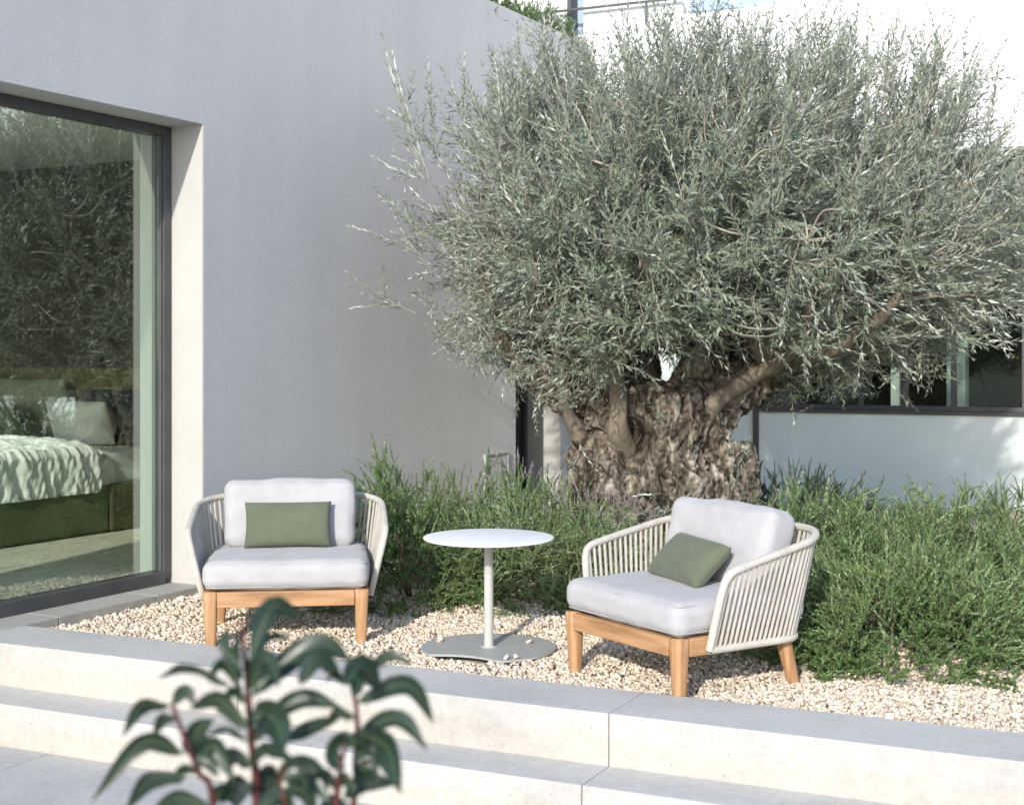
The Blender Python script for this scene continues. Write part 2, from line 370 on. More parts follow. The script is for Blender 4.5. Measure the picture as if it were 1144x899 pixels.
# steps: slabs with open joints every 1.5 m, a grout core just behind them
def s_at_wall(r): # s where the line at depth r meets the wall front
    t = (r-5.967)/.9988; p = Vector((W0.x+.4704*t, W0.y+.8824*t)); return .9036*p.x-.4283*p.y
def step_run(name, label, r0, r1, z0, z1, mat, mat_top=None, joint=.0025, off=0):
    L = []; s0 = min(s_at_wall(r0), s_at_wall(r1))-.25; cuts = sorted([JT+off+1.5*k for k in range(-3, 10)])
    cuts = [s0]+[c for c in cuts if c > s0+.2]; cuts.append(cuts[-1]+1.5)
    for a, b_ in zip(cuts, cuts[1:]): L.append((a+joint/2, b_-joint/2, r0, r1, z0, z1))
    o = boxes(name, L, mat, None, .004); o.rotation_euler = (0, 0, SR); tag(o, kind='structure', label=label)
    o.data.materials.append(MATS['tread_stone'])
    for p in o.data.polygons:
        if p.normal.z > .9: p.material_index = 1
    c = boxes('mortar', [(s0, cuts[-1], r0+.012, r1-.002, z0, z1-.008)], 'grout', None, 0); c.parent = o
    return o
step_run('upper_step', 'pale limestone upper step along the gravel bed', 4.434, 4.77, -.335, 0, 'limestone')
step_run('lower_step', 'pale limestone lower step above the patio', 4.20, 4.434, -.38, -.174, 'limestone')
pl = []
for i in range(-6, 14):
    for j in range(0, 22):
        pl.append((-3.957+.9*i+.003, -3.957+.9*(i+1)-.003, 4.2-.62*(j+1)+.003, 4.2-.62*j-.003, -.375, -.337))
pt = boxes('patio', pl, 'patio_stone', None, .003); pt.rotation_euler = (0, 0, SR); tag(pt, kind='structure')
pg = boxes('patio_bedding', [(-10, 9, -9.5, 4.19, -.39, -.345)], 'grout'); pg.rotation_euler = (0, 0, SR); tag(pg, kind='structure')
gb = boxes('gravel_bed', [(-6, 9, 4.765, 16.5, -.39, -.052)], 'gravel_ground'); gb.rotation_euler = (0, 0, SR); tag(gb, kind='structure')

# ---------------------------------------------------------------- grey house on the left
house = empty('grey_house', W0, WR, label='grey stucco house with a large framed window on the left', cat='house')
OT = 2.369; T2a, T2b = 3.427, 4.163; WL = -3.2; THK = .30
wall_parts = [(WL, -2.8, 0, THK, -.4, WALL_TOP), (-2.8, 0, 0, THK, OT, WALL_TOP), (0, T2a, 0, THK, -.4, WALL_TOP), (T2a, T2b, 0, THK, 2.369, WALL_TOP), (T2b, WEND, 0, THK, -.4, WALL_TOP),
              (-2.8, 0, 0.012, THK, -.4, -.05)]
boxes('wall', wall_parts, 'stucco_grey', house)
boxes('wall', [(WEND-.3, WEND, THK, 6.0, -.4, WALL_TOP), (WL, WL+.3, THK, .6, -.4, WALL_TOP), (WL, WL+.3, 4.6, 6, -.4, WALL_TOP), (WL, WL+.3, .6, 4.6, 2.6, WALL_TOP), (WL, WL+.3, .6, 4.6, -.4, -.06), (WL, WEND, 6, 6.3, -.4, WALL_TOP)], 'stucco_grey', house)  # end wall opening added out of view so sun reaches the bed
# cream linings of both openings, set 3 mm proud of the masonry
boxes('reveal', [(-2.8, -.003, .004, .27, OT-.003, OT+.02), (-.004, .02, .0035, .27, 0.0, OT+.0), (-2.82, -2.796, .004, .27, 0, OT)], 'reveal_white', house)
boxes('reveal', [(T2b-.004, T2b+.02, .0035, .29, -.04, 2.37), (T2a, T2b-.005, .004, .29, 2.366, 2.39)], 'reveal_white', house)
boxes('roof', [(WL+.02, WEND-.02, THK, 6.0, 3.2, 3.35)], 'soffit_grey', house)
# sill slab, a hair above the step, nose flush with the wall
sill = [(-1.62+a, -1.62+b_, -.012, .235, -.045, .003) for a, b_ in ((-1.17, -.003), (0, .617), (.623, 1.26), (1.266, 1.617))]
boxes('sill', sill, 'sill_stone', house, .002)
GD = .215
win = boxes('window', [(-.035-.028, -.006, GD-.01, GD+.075, .028, OT-.004), (-2.79, -.063, GD-.01, GD+.075, OT-.052, OT-.004), (-2.79, -.063, GD-.02, GD+.075, .0035, .068), (-2.79, -2.74, GD-.01, GD+.075, .07, OT-.055)], 'dark_metal', house, .002)
boxes('gasket', [(-.073, -.0631, GD+.0, GD+.06, .069, OT-.053)], 'dark_metal', win)
boxes('pane', [(-2.74, -.074, GD+.02, GD+.024, .069, OT-.053)], 'window_glass', win)
win2 = boxes('window', [(T2a-.06, T2a+.03, .27, .34, -.03, 2.36), (T2b-.036, T2b-.006, .282, .34, -.03, 2.36)], 'dark_metal', house)
boxes('pane', [(T2a+.03, T2b-.036, .30, .306, -.03, 2.36)], 'far_glass', win2)
# hatch cover in the wall
vent = boxes('wall_hatch', [(2.97, 3.27, -.012, -.002, .14, .47)], 'stucco_grey', None, .002); vent.location = W0; vent.rotation_euler = (0, 0, WR)
tag(vent, 'small square grey access cover set in the stucco wall above the shrubs', 'hatch')
boxes('hatch_frame', [(2.945, 2.962, -.02, -.001, .12, .487), (3.278, 3.295, -.02, -.001, .12, .487), (2.962, 3.278, -.02, -.001, .473, .487), (2.962, 3.278, -.02, -.001, .12, .134)], 'plate_grey', vent, .002)

# room behind the big window
boxes('room', [(WL+.3, 2.32, THK+.01, 5.0, -.06, -.004)], 'rug_wool', house)
boxes('room_wall', [(2.32, 2.42, THK+.21, 5.0, -.05, 2.75), (WL+.3, 2.42, 5.0, 5.1, -.05, 2.75)], 'interior_dark', house)
boxes('room_ceiling', [(WL+.3, 2.42, THK+.01, 5.0, 2.62, 2.75)], 'interior_white', house)
boxes('return_wall', [(.08, 2.32, THK+.003, .50, -.004, 2.62)], 'interior_white', house)
rug = boxes('rug', [(-2.6, 2.0, .42, 3.4, -.003, .014)], 'rug_wool', None, .003); rug.location = W0; rug.rotation_euler = (0, 0, WR)
tag(rug, 'mottled pale green rug on the bedroom floor inside the window', 'rug')
dl = lathe('downlight', [(.0001, 2.602), (.042, 2.602), (.05, 2.604), (.055, 2.619)], 'lamp_glow')
dl.matrix_world = MW @ Matrix.Translation((.48, 1.43, 0)); tag(dl, 'small lit warm spotlight in the bedroom ceiling behind the glass', 'spotlight')

bed = empty('bed', MW @ Vector((.8, 2.9, 0)), WR, label='low green velvet bed with rumpled white bedding seen through the window', cat='bed')
boxes('bed_base', [(-1.1, .515, -1.0, 1.0, .02, .33)], 'velvet_green', bed, .02)
boxes('bed_base', [(.52, 1.05, -1.01, 1.01, .02, .33)], 'velvet_brown', bed, .02)
boxes('headboard', [(1.05, 1.2, -1.05, 1.3, .0, 1.09)], 'headboard_velvet', bed, .03)
mt = rounded_box('mattress', 2.08, 1.96, .24, .05, 'linen_white', bed, .01, 14, wr=.01); mt.location = (.0, 0, .43)
def duvet():
    n, m_ = 150, 150; V = []; Q = []
    for i in range(n+1):
        for j in range(m_+1):
            x = -1.2+1.62*i/n; s = -1.38+2.76*j/m_
            if s < -1.0: y, z = -1.03-.02*math.sin((s+1.0)*3), .56-(-1.0-s)
            elif s > 1.0: y, z = 1.03, .56-(s-1.0)
            else: y, z = s, .56+.05*(1-s*s)
            z = max(z, .29)
            f = .7*noise.noise(Vector((x*9+s*3, s*2.2, 3)))+.7*noise.noise(Vector((x*22+s*9, s*5, 7)))+.35*noise.noise(Vector((x*44-s*9, s*12, 2)))
            edge = min(1, (.42-x)/.08+.2) if x > .34 else 1
            if abs(s) > 1.0: V.append((x, y-math.copysign(1, -s)*0+(-.035*f if s < 0 else .035*f), z))
            else: V.append((x, y, z+(.035*f+.03)*max(edge, .0)))
    for i in range(n):
        for j in range(m_): a = i*(m_+1)+j; Q.append((a, a+m_+1, a+m_+2, a+1))
    return np_mesh('duvet', V, Q)
link('duvet', duvet(), 'linen_white', bed, True)
def bed_pillow(label, t, d, z, w_, h_, mat, rz, tilt, seed, th=.17):
    o = link('pillow', pillow_mesh('pillow', w_, h_, th, 24, seed, .02), mat, None, True)
    o.matrix_world = MW @ Matrix.Translation((t, d, z)) @ Matrix.Rotation(rz, 4, 'Z') @ Matrix.Rotation(tilt, 4, 'X')
    tag(o, label, 'pillow', 'pillows on the bed')
bed_pillow('dark navy pillow against the headboard, nearest the window frame', 1.80, 2.30, .74, .58, .42, 'linen_navy', PI/2, -.28, 1)
bed_pillow('large grey green pillow with a pointed corner leaning on the headboard', 1.74, 3.0, .79, .66, .46, 'linen_grey_green', PI/2, -.30, 2)
bed_pillow('white pillow in front of the dark navy pillow', 1.58, 2.42, .71, .46, .33, 'linen_white', PI/2+.25, -.45, 3)
bed_pillow('dark green square cushion in front of the large grey green pillow', 1.42, 3.02, .70, .45, .30, 'linen_green', PI/2-.1, -.40, 4, .14)
bed_pillow('dark grey pillow at the back of the bed by the left edge of the photo', 1.70, 3.62, .80, .60, .5, 'linen_navy', PI/2, -.28, 5)

# ---------------------------------------------------------------- white house behind
UR, LR = 10.66, 11.9; SZ = 2.65
wh = empty('white_house', (0, 0, 0), SR, label='white rendered house with an overhanging upper storey behind the olive tree', cat='house')
def s_at(px, r): # s coordinate seen at photo x on the plane at depth r
    k = (px-572)/F; Y = r/(.4283*k+.9036); return .9036*k*Y-.4283*Y
sl = s_at(600, UR)-.6
def z_at(px, py, r):
    k = (px-572)/F; Y = r/(.4283*k+.9036); return CAMH-(py-HZ)/F*Y
wa, wb = s_at(762, UR), s_at(867, UR); zb = z_at(815, 12, UR)
va, vb = s_at(634, UR), s_at(652, UR); zv = z_at(645, 40, UR)
sr = 9.0
boxes('upper_wall', [(sl, va, UR, UR+.3, SZ, 6.8), (va, vb, UR, UR+.3, SZ, zv), (va, vb, UR, UR+.3, 5.4, 6.8), (vb, wa, UR, UR+.3, SZ, 6.8), (wa, wb, UR, UR+.3, SZ, zb), (wa, wb, UR, UR+.3, 5.4, 6.8), (wb, sr, UR, UR+.3, SZ, 6.8),
                     (sr-.3, sr, UR+.3, 17, SZ, 6.8)], 'white_render', wh)
u1 = boxes('window', [(wa, wa+.03, UR+.1, UR+.16, zb, 5.4), (wb-.03, wb, UR+.1, UR+.16, zb, 5.4), (wa+.03, wb-.03, UR+.1, UR+.16, zb, zb+.03), ((wa+wb)/2-.015, (wa+wb)/2+.015, UR+.1, UR+.16, zb+.03, 5.4)], 'white_render', wh)
boxes('pane', [(wa+.03, wb-.03, UR+.13, UR+.14, zb+.03, 5.4)], 'blue_glass', u1)
u2 = boxes('window', [(va, va+.035, UR-.01, UR+.16, zv, 5.4), (va+.035, vb, UR+.1, UR+.16, zv, zv+.02)], 'dark_metal', wh)
boxes('pane', [(va+.035, vb, UR+.13, UR+.14, zv+.02, 5.4)], 'blue_glass', u2)
rz1 = z_at(700, 8, UR)
boxes('handrail', [(sl, s_at(830, UR), UR-.07, UR-.05, rz1, rz1+.018), (s_at(724, UR), s_at(724, UR)+.014, UR-.07, UR-.05, rz1-.16, rz1+.0)], 'dark_metal', wh)
boxes('soffit', [(sl, sr, UR+.01, LR+.25, SZ-.02, SZ-.002)], 'soffit_grey', wh)
sp = s_at(842, LR); sp2 = s_at(848, LR)
boxes('parapet', [(sp2, sr, LR, LR+.2, -.4, .69)], 'pale_parapet', wh)
boxes('parapet_cap', [(sp2, sr, LR-.02, LR+.2, .692, .72)], 'dark_metal', wh)
boxes('lower_wall', [(sl-1.5, sp, LR, LR+.2, -.4, SZ-.022)], 'pale_parapet', wh)
boxes('drain_post', [(sp, sp2, LR-.03, LR+.05, -.1, SZ-.022)], 'dark_metal', wh)
fr = [(sp2, sr, LR+.05, LR+.11, SZ-.12, SZ-.022), (sp2, sr, LR+.05, LR+.11, .722, .76)]
for px in (960, 1010, 1064, 1144, 1230): s_ = s_at(px, LR); fr.append((s_-.02, s_+.02, LR+.05, LR+.11, .761, SZ-.121))
lw = boxes('window', fr, 'dark_metal', wh)
boxes('pane', [(sp2, sr, LR+.08, LR+.085, .765, SZ-.125)], 'far_glass', lw)
boxes('room', [(sp2-.5, sr, LR+3.6, LR+3.7, -.1, SZ), (sp2-.5, sr, LR+.25, LR+3.6, -.1, -.05), (sp2-.52, sp2-.5, LR+.25, LR+3.7, -.1, SZ)], 'interior_dark', wh)
boxes('inner_pillar', [(s_at(1068, LR+.6)-.06, s_at(1068, LR+.6)+.09, LR+.5, LR+.7, -.05, SZ-.02)], 'interior_white', wh)
boxes('inner_pillar', [(s_at(1000, LR+2)-.04, s_at(1000, LR+2)+.04, LR+2, LR+2.1, -.05, SZ-.02)], 'interior_white', wh)
boxes('ceiling', [(sp2-.5, sr, LR+.25, LR+3.7, SZ-.02, SZ)], 'interior_white', wh)

# ---------------------------------------------------------------- armchairs
def uv_rail(me):                 # UV: u along the longest axis of each island is approximated by object axes
    uvl = me.uv_layers.new(name='UVMap'); co = [v.co for v in me.vertices]
    xs = [c.x for c in co]; ys = [c.y for c in co]; zs = [c.z for c in co]
    ext = (max(xs)-min(xs), max(ys)-min(ys), max(zs)-min(zs)); ax = ext.index(max(ext)); o1, o2 = [k for k in range(3) if k != ax]
    for p in me.polygons:
        for li in p.loop_indices:
            c = co[me.loops[li].vertex_index]
            uvl.data[li].uv = (c[ax]+3.1*ax, c[o1]*.7+c[o2]*.7+ax*.37+c[o1]*.1)
def taper_leg(name, parent, top, bot, wt, wb, H, rear=False):
    """square tapered leg, its corners rounded towards the foot"""
    rings = 7; seg = 16; V = []; Q = []
    for i in range(rings):
        f = i/(rings-1); c = Vector(top).lerp(Vector(bot), f); hw = (wt+(wb-wt)*f**1.1)/2; e = 7-4.2*f
        for k in range(seg):
            a = 2*PI*(k+.5)/seg; ca, sa = math.cos(a), math.sin(a)
            rr = 1/((abs(ca)**e+abs(sa)**e)**(1/e)); V.append((c.x+hw*rr*ca, c.y+hw*rr*sa, c.z))
    for i in range(rings-1):
        for k in range(seg): k2 = (k+1) % seg; Q.append(((i+1)*seg+k, (i+1)*seg+k2, i*seg+k2, i*seg+k))
    for base in (0, (rings-1)*seg):
        for k in range(1, seg-2, 2): Q.append((base, base+k, base+k+1, base+k+2))
    me = np_mesh(name, V, Q); uv_rail(me); return link(name, me, 'teak', parent)
def rail(name, parent, b):
    o = boxes(name, [b], 'teak', parent, .004); uv_rail(o.data); return o
def make_chair():
    c = empty('armchair')
    RT, RB = .225, .160
    rail('front_rail', c, (-.286, .286, -.030, .004, RB, RT))
    rail('side_rail', c, (-.343, -.311, .027, .53, RB, RT)); rail('side_rail', c, (.311, .343, .027, .53, RB, RT))
    rail('rear_rail', c, (-.31, .31, .50, .53, RB, RT))
    for s in (-1, 1):
        taper_leg('leg', c, (s*.316, -.001, RT), (s*.313, .002, -.02), .060, .042, RT)
        taper_leg('leg', c, (s*.300, .505, RB+.02), (s*.318, .552, -.02), .052, .038, RT)
    # seat platform
    boxes('seat_base', [(-.312, .312, .005, .50, RT-.02, RT-.004)], 'dark_metal', c)
    # rope shell: lower and upper rail curves
    def U(hx, y0, y1, rad, n):   # open U in plan, from right front round the back to left front
        pts = [(hx, y0), (hx, y0+(y1-rad-y0)*.5), (hx, y1-rad)]
        for a in np.linspace(0, PI/2, 9)[1:]: pts.append((hx-rad+rad*math.cos(a), y1-rad+rad*math.sin(a)))
        pts += [(0, y1)]
        return pts
    def sym(pts): return pts+[(-x, y) for x, y in pts[-2::-1]]
    def resample(p, n):
        p = np.array(p); d = np.r_[0, np.cumsum(np.linalg.norm(np.diff(p, axis=0), axis=1))]; s = np.linspace(0, d[-1], n)
        return np.stack([np.interp(s, d, p[:, k]) for k in range(p.shape[1])], 1)
    top2 = sym(U(.422, .12, .672, .19, 0)); bot2 = sym(U(.355, .105, .585, .12, 0))
    def ztop(y): f = max(0, min(1, (y-.13)/.58)); return .452+.118*f**.9
    top = np.array([(x - math.copysign(.012, x)*max(0, (y-.3)) if abs(x) > .2 else x, y, ztop(y)) for x, y in top2]); bot = np.array([(x, y, .178) for x, y in bot2])
    M = 121; T = resample(top, M); B = resample(bot, M)
    # tube: front upright + top rail, one closed hoop with the bottom rail
    def up(s):                  # rounded corner between upright and rail
        a = T[0] if s > 0 else T[-1]; b0 = B[0] if s > 0 else B[-1]
        return a, b0
    path = []
    a, b0 = up(1)
    fwd = lambda p, q, f: p+(q-p)*f
    body = [fwd(b0, a, f) for f in (0, .25, .5, .75, .90)]+[fwd(b0, a, .97)+np.array([0, .008, 0])]+[T[k]+np.array([0, .0, 0]) for k in range(2, M-2)]
    a2, b2 = up(-1)
    body += [fwd(b2, a2, .97)+np.array([0, .008, 0])]+[fwd(b2, a2, f) for f in (.90, .75, .5, .25, 0)]
    body += [B[k] for k in range(M-3, 1, -1)]
    body = np.array(body+[body[0]])
    # smooth
    for _ in range(2):
        sm = body.copy(); sm[1:-1] = (body[:-2]+2*body[1:-1]+body[2:])/4; body = sm
    V, Q = tube_arrays(body, .0145, 10, False)
    # a slight wrap pattern: alternate rings thicker
    g = Geo(); g.add(V, Q); me = g.mesh('frame_tube'); link('frame_tube', me, 'rope_beige', c, True)
    # ropes
    g = Geo(); R = 66
    for k in range(R):
        f = (k+.9)/(R+.8)*(M-1); i = int(f); fr_ = f-i
        t_ = T[i]*(1-fr_)+T[min(i+1, M-1)]*fr_; b_ = B[i]*(1-fr_)+B[min(i+1, M-1)]*fr_
        out = t_-b_; mid = (t_+b_)/2
        pts = [b_, b_+(t_-b_)*.33, b_+(t_-b_)*.66, t_]
        V, Q = tube_arrays(pts, .0064, 7, False); g.add(V, Q)
    link('rope_screen', g.mesh('rope_screen'), 'rope_dark', c, True)
    # diagonal rope braces seen under the seat cushion edge are skipped where the cushion hides them
    sc = rounded_box('seat_cushion', .695, .625, .122, .045, 'cushion_grey', c, .009, 30, wr=.004, seed=1)
    sc.location = (0, .280, RT-.001+.0625+.004)
    bc = rounded_box('back_cushion', .585, .155, .305, .045, 'cushion_grey', c, .008, 28, wr=.007, seed=4)
    bc.location = (0, .495, .488); bc.rotation_euler = (-.30, 0, 0)
    # corded seams
    for nm, hx, hy, z, par, r_ in (('piping', .695/2-.014, .625/2-.014, .0475, sc, .02), ('piping', .695/2-.014, .625/2-.014, -.0475, sc, .02)):
        pts = []
        for cx, cy, a0 in ((hx-r_, hy-r_, 0), (-hx+r_, hy-r_, PI/2), (-hx+r_, -hy+r_, PI), (hx-r_, -hy+r_, 1.5*PI)):
            for a in np.linspace(a0, a0+PI/2, 6): pts.append((cx+(r_+.003)*math.cos(a), cy+(r_+.003)*math.sin(a), z))
        pts.append(pts[0]); V, Q = tube_arrays(np.array(pts), .0022, 6, False); gg = Geo(); gg.add(V, Q)
        link('piping', gg.mesh('piping'), 'cushion_grey', par, True)
    return c
chairA = make_chair()
def copy_tree(o, parent=None):
    c = o.copy(); COL.objects.link(c); c.parent = parent
    for ch in o.children: copy_tree(ch, c)
    return c
chairB = copy_tree(chairA)
chairA.location = (-.952, 6.045, GZ); chairA.rotation_euler = (0, 0, math.radians(7))
chairB.location = (.415, 5.29, GZ); chairB.rotation_euler = (0, 0, math.radians(-57))
tag(chairA, 'teak and rope armchair standing against the grey wall beside the window', 'armchair', 'rope armchairs on the gravel')
tag(chairB, 'teak and rope armchair turned sideways in front of the olive trunk', 'armchair', 'rope armchairs on the gravel')
pw = pillow_mesh('throw_pillow', .385, .205, .10, 44, 3, .005, .34)
def put_pillow(chair, loc, rx, ry, rz, label):
    o = link('throw_pillow', pw.copy(), 'pillow_green', None, True)
    M = Matrix.Translation(chair.location) @ Matrix.Rotation(chair.rotation_euler.z, 4, 'Z')
    o.matrix_world = M @ Matrix.Translation(loc) @ Matrix.Rotation(rz, 4, 'Z') @ Matrix.Rotation(rx, 4, 'X') @ Matrix.Rotation(ry, 4, 'Y')
    tag(o, label, 'pillow', 'green lumbar pillows on the armchairs')
put_pillow(chairA, (-.005, .355, .460), -.33, 0, 0, 'olive green lumbar pillow upright on the armchair against the grey wall')
put_pillow(chairB, (-.01, .315, .436), -.80, .03, -.18, 'olive green lumbar pillow leaning back on the armchair in front of the olive trunk')

# ---------------------------------------------------------------- side table
tx, ty = P(546, 722, -.022).x, P(546, 722, -.022).y
tb = empty('side_table', (tx, ty, GZ), 0, label='round white pedestal side table between the two armchairs', cat='side table')
R_ = .272
lathe('tabletop', [(.001, .452), (R_-.02, .452), (R_-.006, .454), (R_-.001, .458), (R_, .461), (R_-.002, .464), (R_-.012, .4655), (.001, .4655)], 'white_gloss', tb, 96, False)
lathe('pole', [(.0215, .006), (.0200, .02), (.0195, .30), (.0195, .448), (.06, .4515)], 'table_grey', tb, 32)
# plate: disc with a concave bite at the front left
def plate():
    bm = bmesh.new(); out = []; bc = Vector((-.19, -.43)); br = .275
    for k in range(180):
        a = 2*PI*k/180; p = Vector((.28*math.cos(a), .28*math.sin(a)))
        d = p-bc
        if d.length < br: # slide onto bite circle radially from table centre
            u = p.normalized(); lo, hi = 0, .28
            for _ in range(30):
                md = (lo+hi)/2
                if (u*md-bc).length < br: hi = md
                else: lo = md
            p = u*lo
        out.append(p)
    for _ in range(2): out = [(out[i-1]+out[i]*2+out[(i+1) % 180])/4 for i in range(180)]
    vs_ = [bm.verts.new((p.x, p.y, 0)) for p in out]; f = bm.faces.new(vs_)
    r = bmesh.ops.extrude_face_region(bm, geom=[f]); bmesh.ops.translate(bm, vec=(0, 0, .009), verts=[v for v in r['geom'] if isinstance(v, bmesh.types.BMVert)])
    bmesh.ops.recalc_face_normals(bm, faces=bm.faces)
    me = bpy.data.meshes.new('base_plate'); bm.to_mesh(me); bm.free(); return me
link('base_plate', plate(), 'plate_grey', tb).location = (0, 0, .0)
lathe('collar', [(.034, .009), (.033, .0115), (.0225, .0125)], 'table_grey', tb, 32)

# ---------------------------------------------------------------- gravel
STV = np.array([[-1, -1, -1], [1, -1, -1], [1, 1, -1], [-1, 1, -1], [-1, -1, 1], [1, -1, 1], [1, 1, 1], [-1, 1, 1]], float)
STQ = np.array([[0, 3, 2, 1], [4, 5, 6, 7], [0, 1, 5, 4], [1, 2, 6, 5], [2, 3, 7, 6], [3, 0, 4, 7]])
def rand_rot(n):
    q = RNG.normal(size=(n, 4)); q /= np.linalg.norm(q, axis=1)[:, None]; a, b_, c, d = q.T
    return np.stack([np.stack([1-2*(c*c+d*d), 2*(b_*c-a*d), 2*(b_*d+a*c)], -1), np.stack([2*(b_*c+a*d), 1-2*(b_*b_+d*d), 2*(c*d-a*b_)], -1), np.stack([2*(b_*d-a*c), 2*(c*d+a*b_), 1-2*(b_*b_+c*c)], -1)], 1)
def stones(pos, size):
    n = len(pos)
    V = STV[None]+RNG.uniform(-.42, .42, (n, 8, 3))
    V *= (size[:, None]*RNG.uniform(.55, 1.1, (n, 3)))[:, None, :]*.5
    V = np.einsum('nij,nkj->nki', rand_rot(n), V)+pos[:, None, :]
    Q = (STQ[None]+8*np.arange(n)[:, None, None]).reshape(-1, 4)
    return V.reshape(-1, 3), Q
n = 98000
s_ = RNG.uniform(-5.2, .9, n); r_ = 4.755+RNG.uniform(0, 1, n)**1.15*2.6
X = .9036*s_+.4283*r_; Y = -.4283*s_+.9036*r_
tw = (X-W0.x)*(-.8824)+(Y-W0.y)*.4704      # distance into wall
keep = (tw < -.012) & (np.abs(X/Y) < .42)
X, Y, r_ = X[keep], Y[keep], r_[keep]
Z = np.full(len(X), GZ-.012)+RNG.uniform(-.010, .010, len(X))
Z += .006*np.sin(X*5+Y*3)+.005*np.sin(Y*7-X*2)
Z -= .004*np.clip((4.80-r_)/.05, 0, 1)
dpl = np.hypot(X-tx, Y-ty) < .265; X, Y, Z, r_ = X[~dpl], Y[~dpl], Z[~dpl], r_[~dpl]
pos = np.stack([X, Y, Z], 1); size = RNG.uniform(.0085, .0165, len(X))*np.where(RNG.random(len(X)) < .08, 1.4, 1)
V, Q = stones(pos, size)
gv = link('gravel', np_mesh('gravel', V, Q), 'pebble'); tag(gv, 'pale cream crushed stone gravel covering the bed', 'gravel', kind='stuff')
nl_ = 260; q_ = RNG.integers(0, len(X), nl_); fl_p = np.stack([X[q_], Y[q_], Z[q_]+.012], 1); an_ = RNG.uniform(0, 2*PI, nl_)
fv = []; 
for k in range(nl_):
    L_ = RNG.uniform(.025, .05); Wd_ = L_*.24; c_, s__ = math.cos(an_[k]), math.sin(an_[k])
    for (x_, y_, z_) in ((0, 0, 0), (Wd_/2, L_*.45, .002), (0, L_, RNG.uniform(0, .006)), (-Wd_/2, L_*.45, .002)): fv.append((fl_p[k, 0]+x_*c_-y_*s__, fl_p[k, 1]+x_*s__+y_*c_, fl_p[k, 2]+z_))
fo = link('fallen_leaves', np_mesh('fallen_leaves', fv, np.arange(nl_*4).reshape(-1, 4)), 'dry_leaf'); tag(fo, 'dry fallen olive leaves scattered over the gravel', 'fallen leaves', kind='stuff')
for (px, py, lb) in ((492, 714, 'small pale pebble on the left side of the table base plate'), (590, 716, 'small pale pebble on the right side of the table base plate'), (565.5, 734, 'left one of two pale pebbles close together on the front of the base plate'), (576, 733, 'right one of two pale pebbles close together on the front of the base plate')):
    q = P(px, py, -.012); V, Q = stones(np.array([[0, 0, 0.]]), np.array([.02])); o = link('pebble', np_mesh('pebble', V, Q), 'pebble'); o.location = (q.x, q.y, GZ+.009+.008)
    tag(o, lb, 'pebble', 'loose pebbles on the table base')

# ---------------------------------------------------------------- foliage generators
def leaf_quad(L, Wd, fold=.25):
    return np.array([[0, 0, 0], [Wd/2, L*.45, fold*Wd], [0, L, -.04*L], [-Wd/2, L*.45, fold*Wd]])
def frame_from(d, up):            # columns: side, dir, normal
    d = d/np.linalg.norm(d); s = np.cross(d, up); s /= np.linalg.norm(s)+1e-9; return np.stack([s, d, np.cross(s, d)], 1)
def shoot_proto(L, nl, leafL, leafW, ang, rng, curve=.15, start=.1, stemr=.0016, whorl=False, stem=True, tipshrink=.45):
    """one leafy shoot growing along +Y from the origin; returns leaf verts/quads and stem verts/quads"""
    k = 7; c1, c2 = rng.normal(0, curve, 2)
    t = np.linspace(0, 1, k); path = np.stack([c1*L*t**2, L*t, c2*L*t**2], 1)
    LV = []; LQ = []; cnt = 0
    npairs = nl//2
    for i in range(npairs):
        f = start+(1-start)*(i+.5)/npairs; p = np.array([np.interp(f, t, path[:, a]) for a in range(3)])
        tan = np.array([2*c1*f, 1, 2*c2*f]); tan /= np.linalg.norm(tan)
        roll = (i % 2)*PI/2+rng.normal(0, .35) if not whorl else rng.uniform(0, 2*PI)
        base_s = np.cross(tan, [.3, .1, 1]); base_s /= np.linalg.norm(base_s); base_u = np.cross(base_s, tan)
        for sgn in (0, PI):
            a = roll+sgn+rng.normal(0, .25); o = math.cos(a)*base_s+math.sin(a)*base_u
            an = ang*(1-.45*f)+rng.normal(0, .18); d = math.cos(an)*tan+math.sin(an)*o
            Fm = frame_from(d, np.cross(tan, o)+rng.normal(0, .25, 3)); Fm = np.stack([Fm[:, 0], Fm[:, 1], Fm[:, 2]], 1)
            nrm = tan; s2 = np.cross(d, nrm); s2 /= np.linalg.norm(s2)+1e-9; n2 = np.cross(s2, d)
            M3 = np.stack([s2, d, n2], 1)
            sc = (1-tipshrink*f**2)*rng.uniform(.75, 1.15)
            LV.append(leaf_quad(leafL*sc, leafW*sc) @ M3.T+p); LQ.append(np.array([[0, 1, 2, 3]])+cnt); cnt += 4
    SV, SQ = tube_arrays(path, np.linspace(stemr, stemr*.4, k), 3, False)
    return np.concatenate(LV), np.concatenate(LQ), SV, SQ
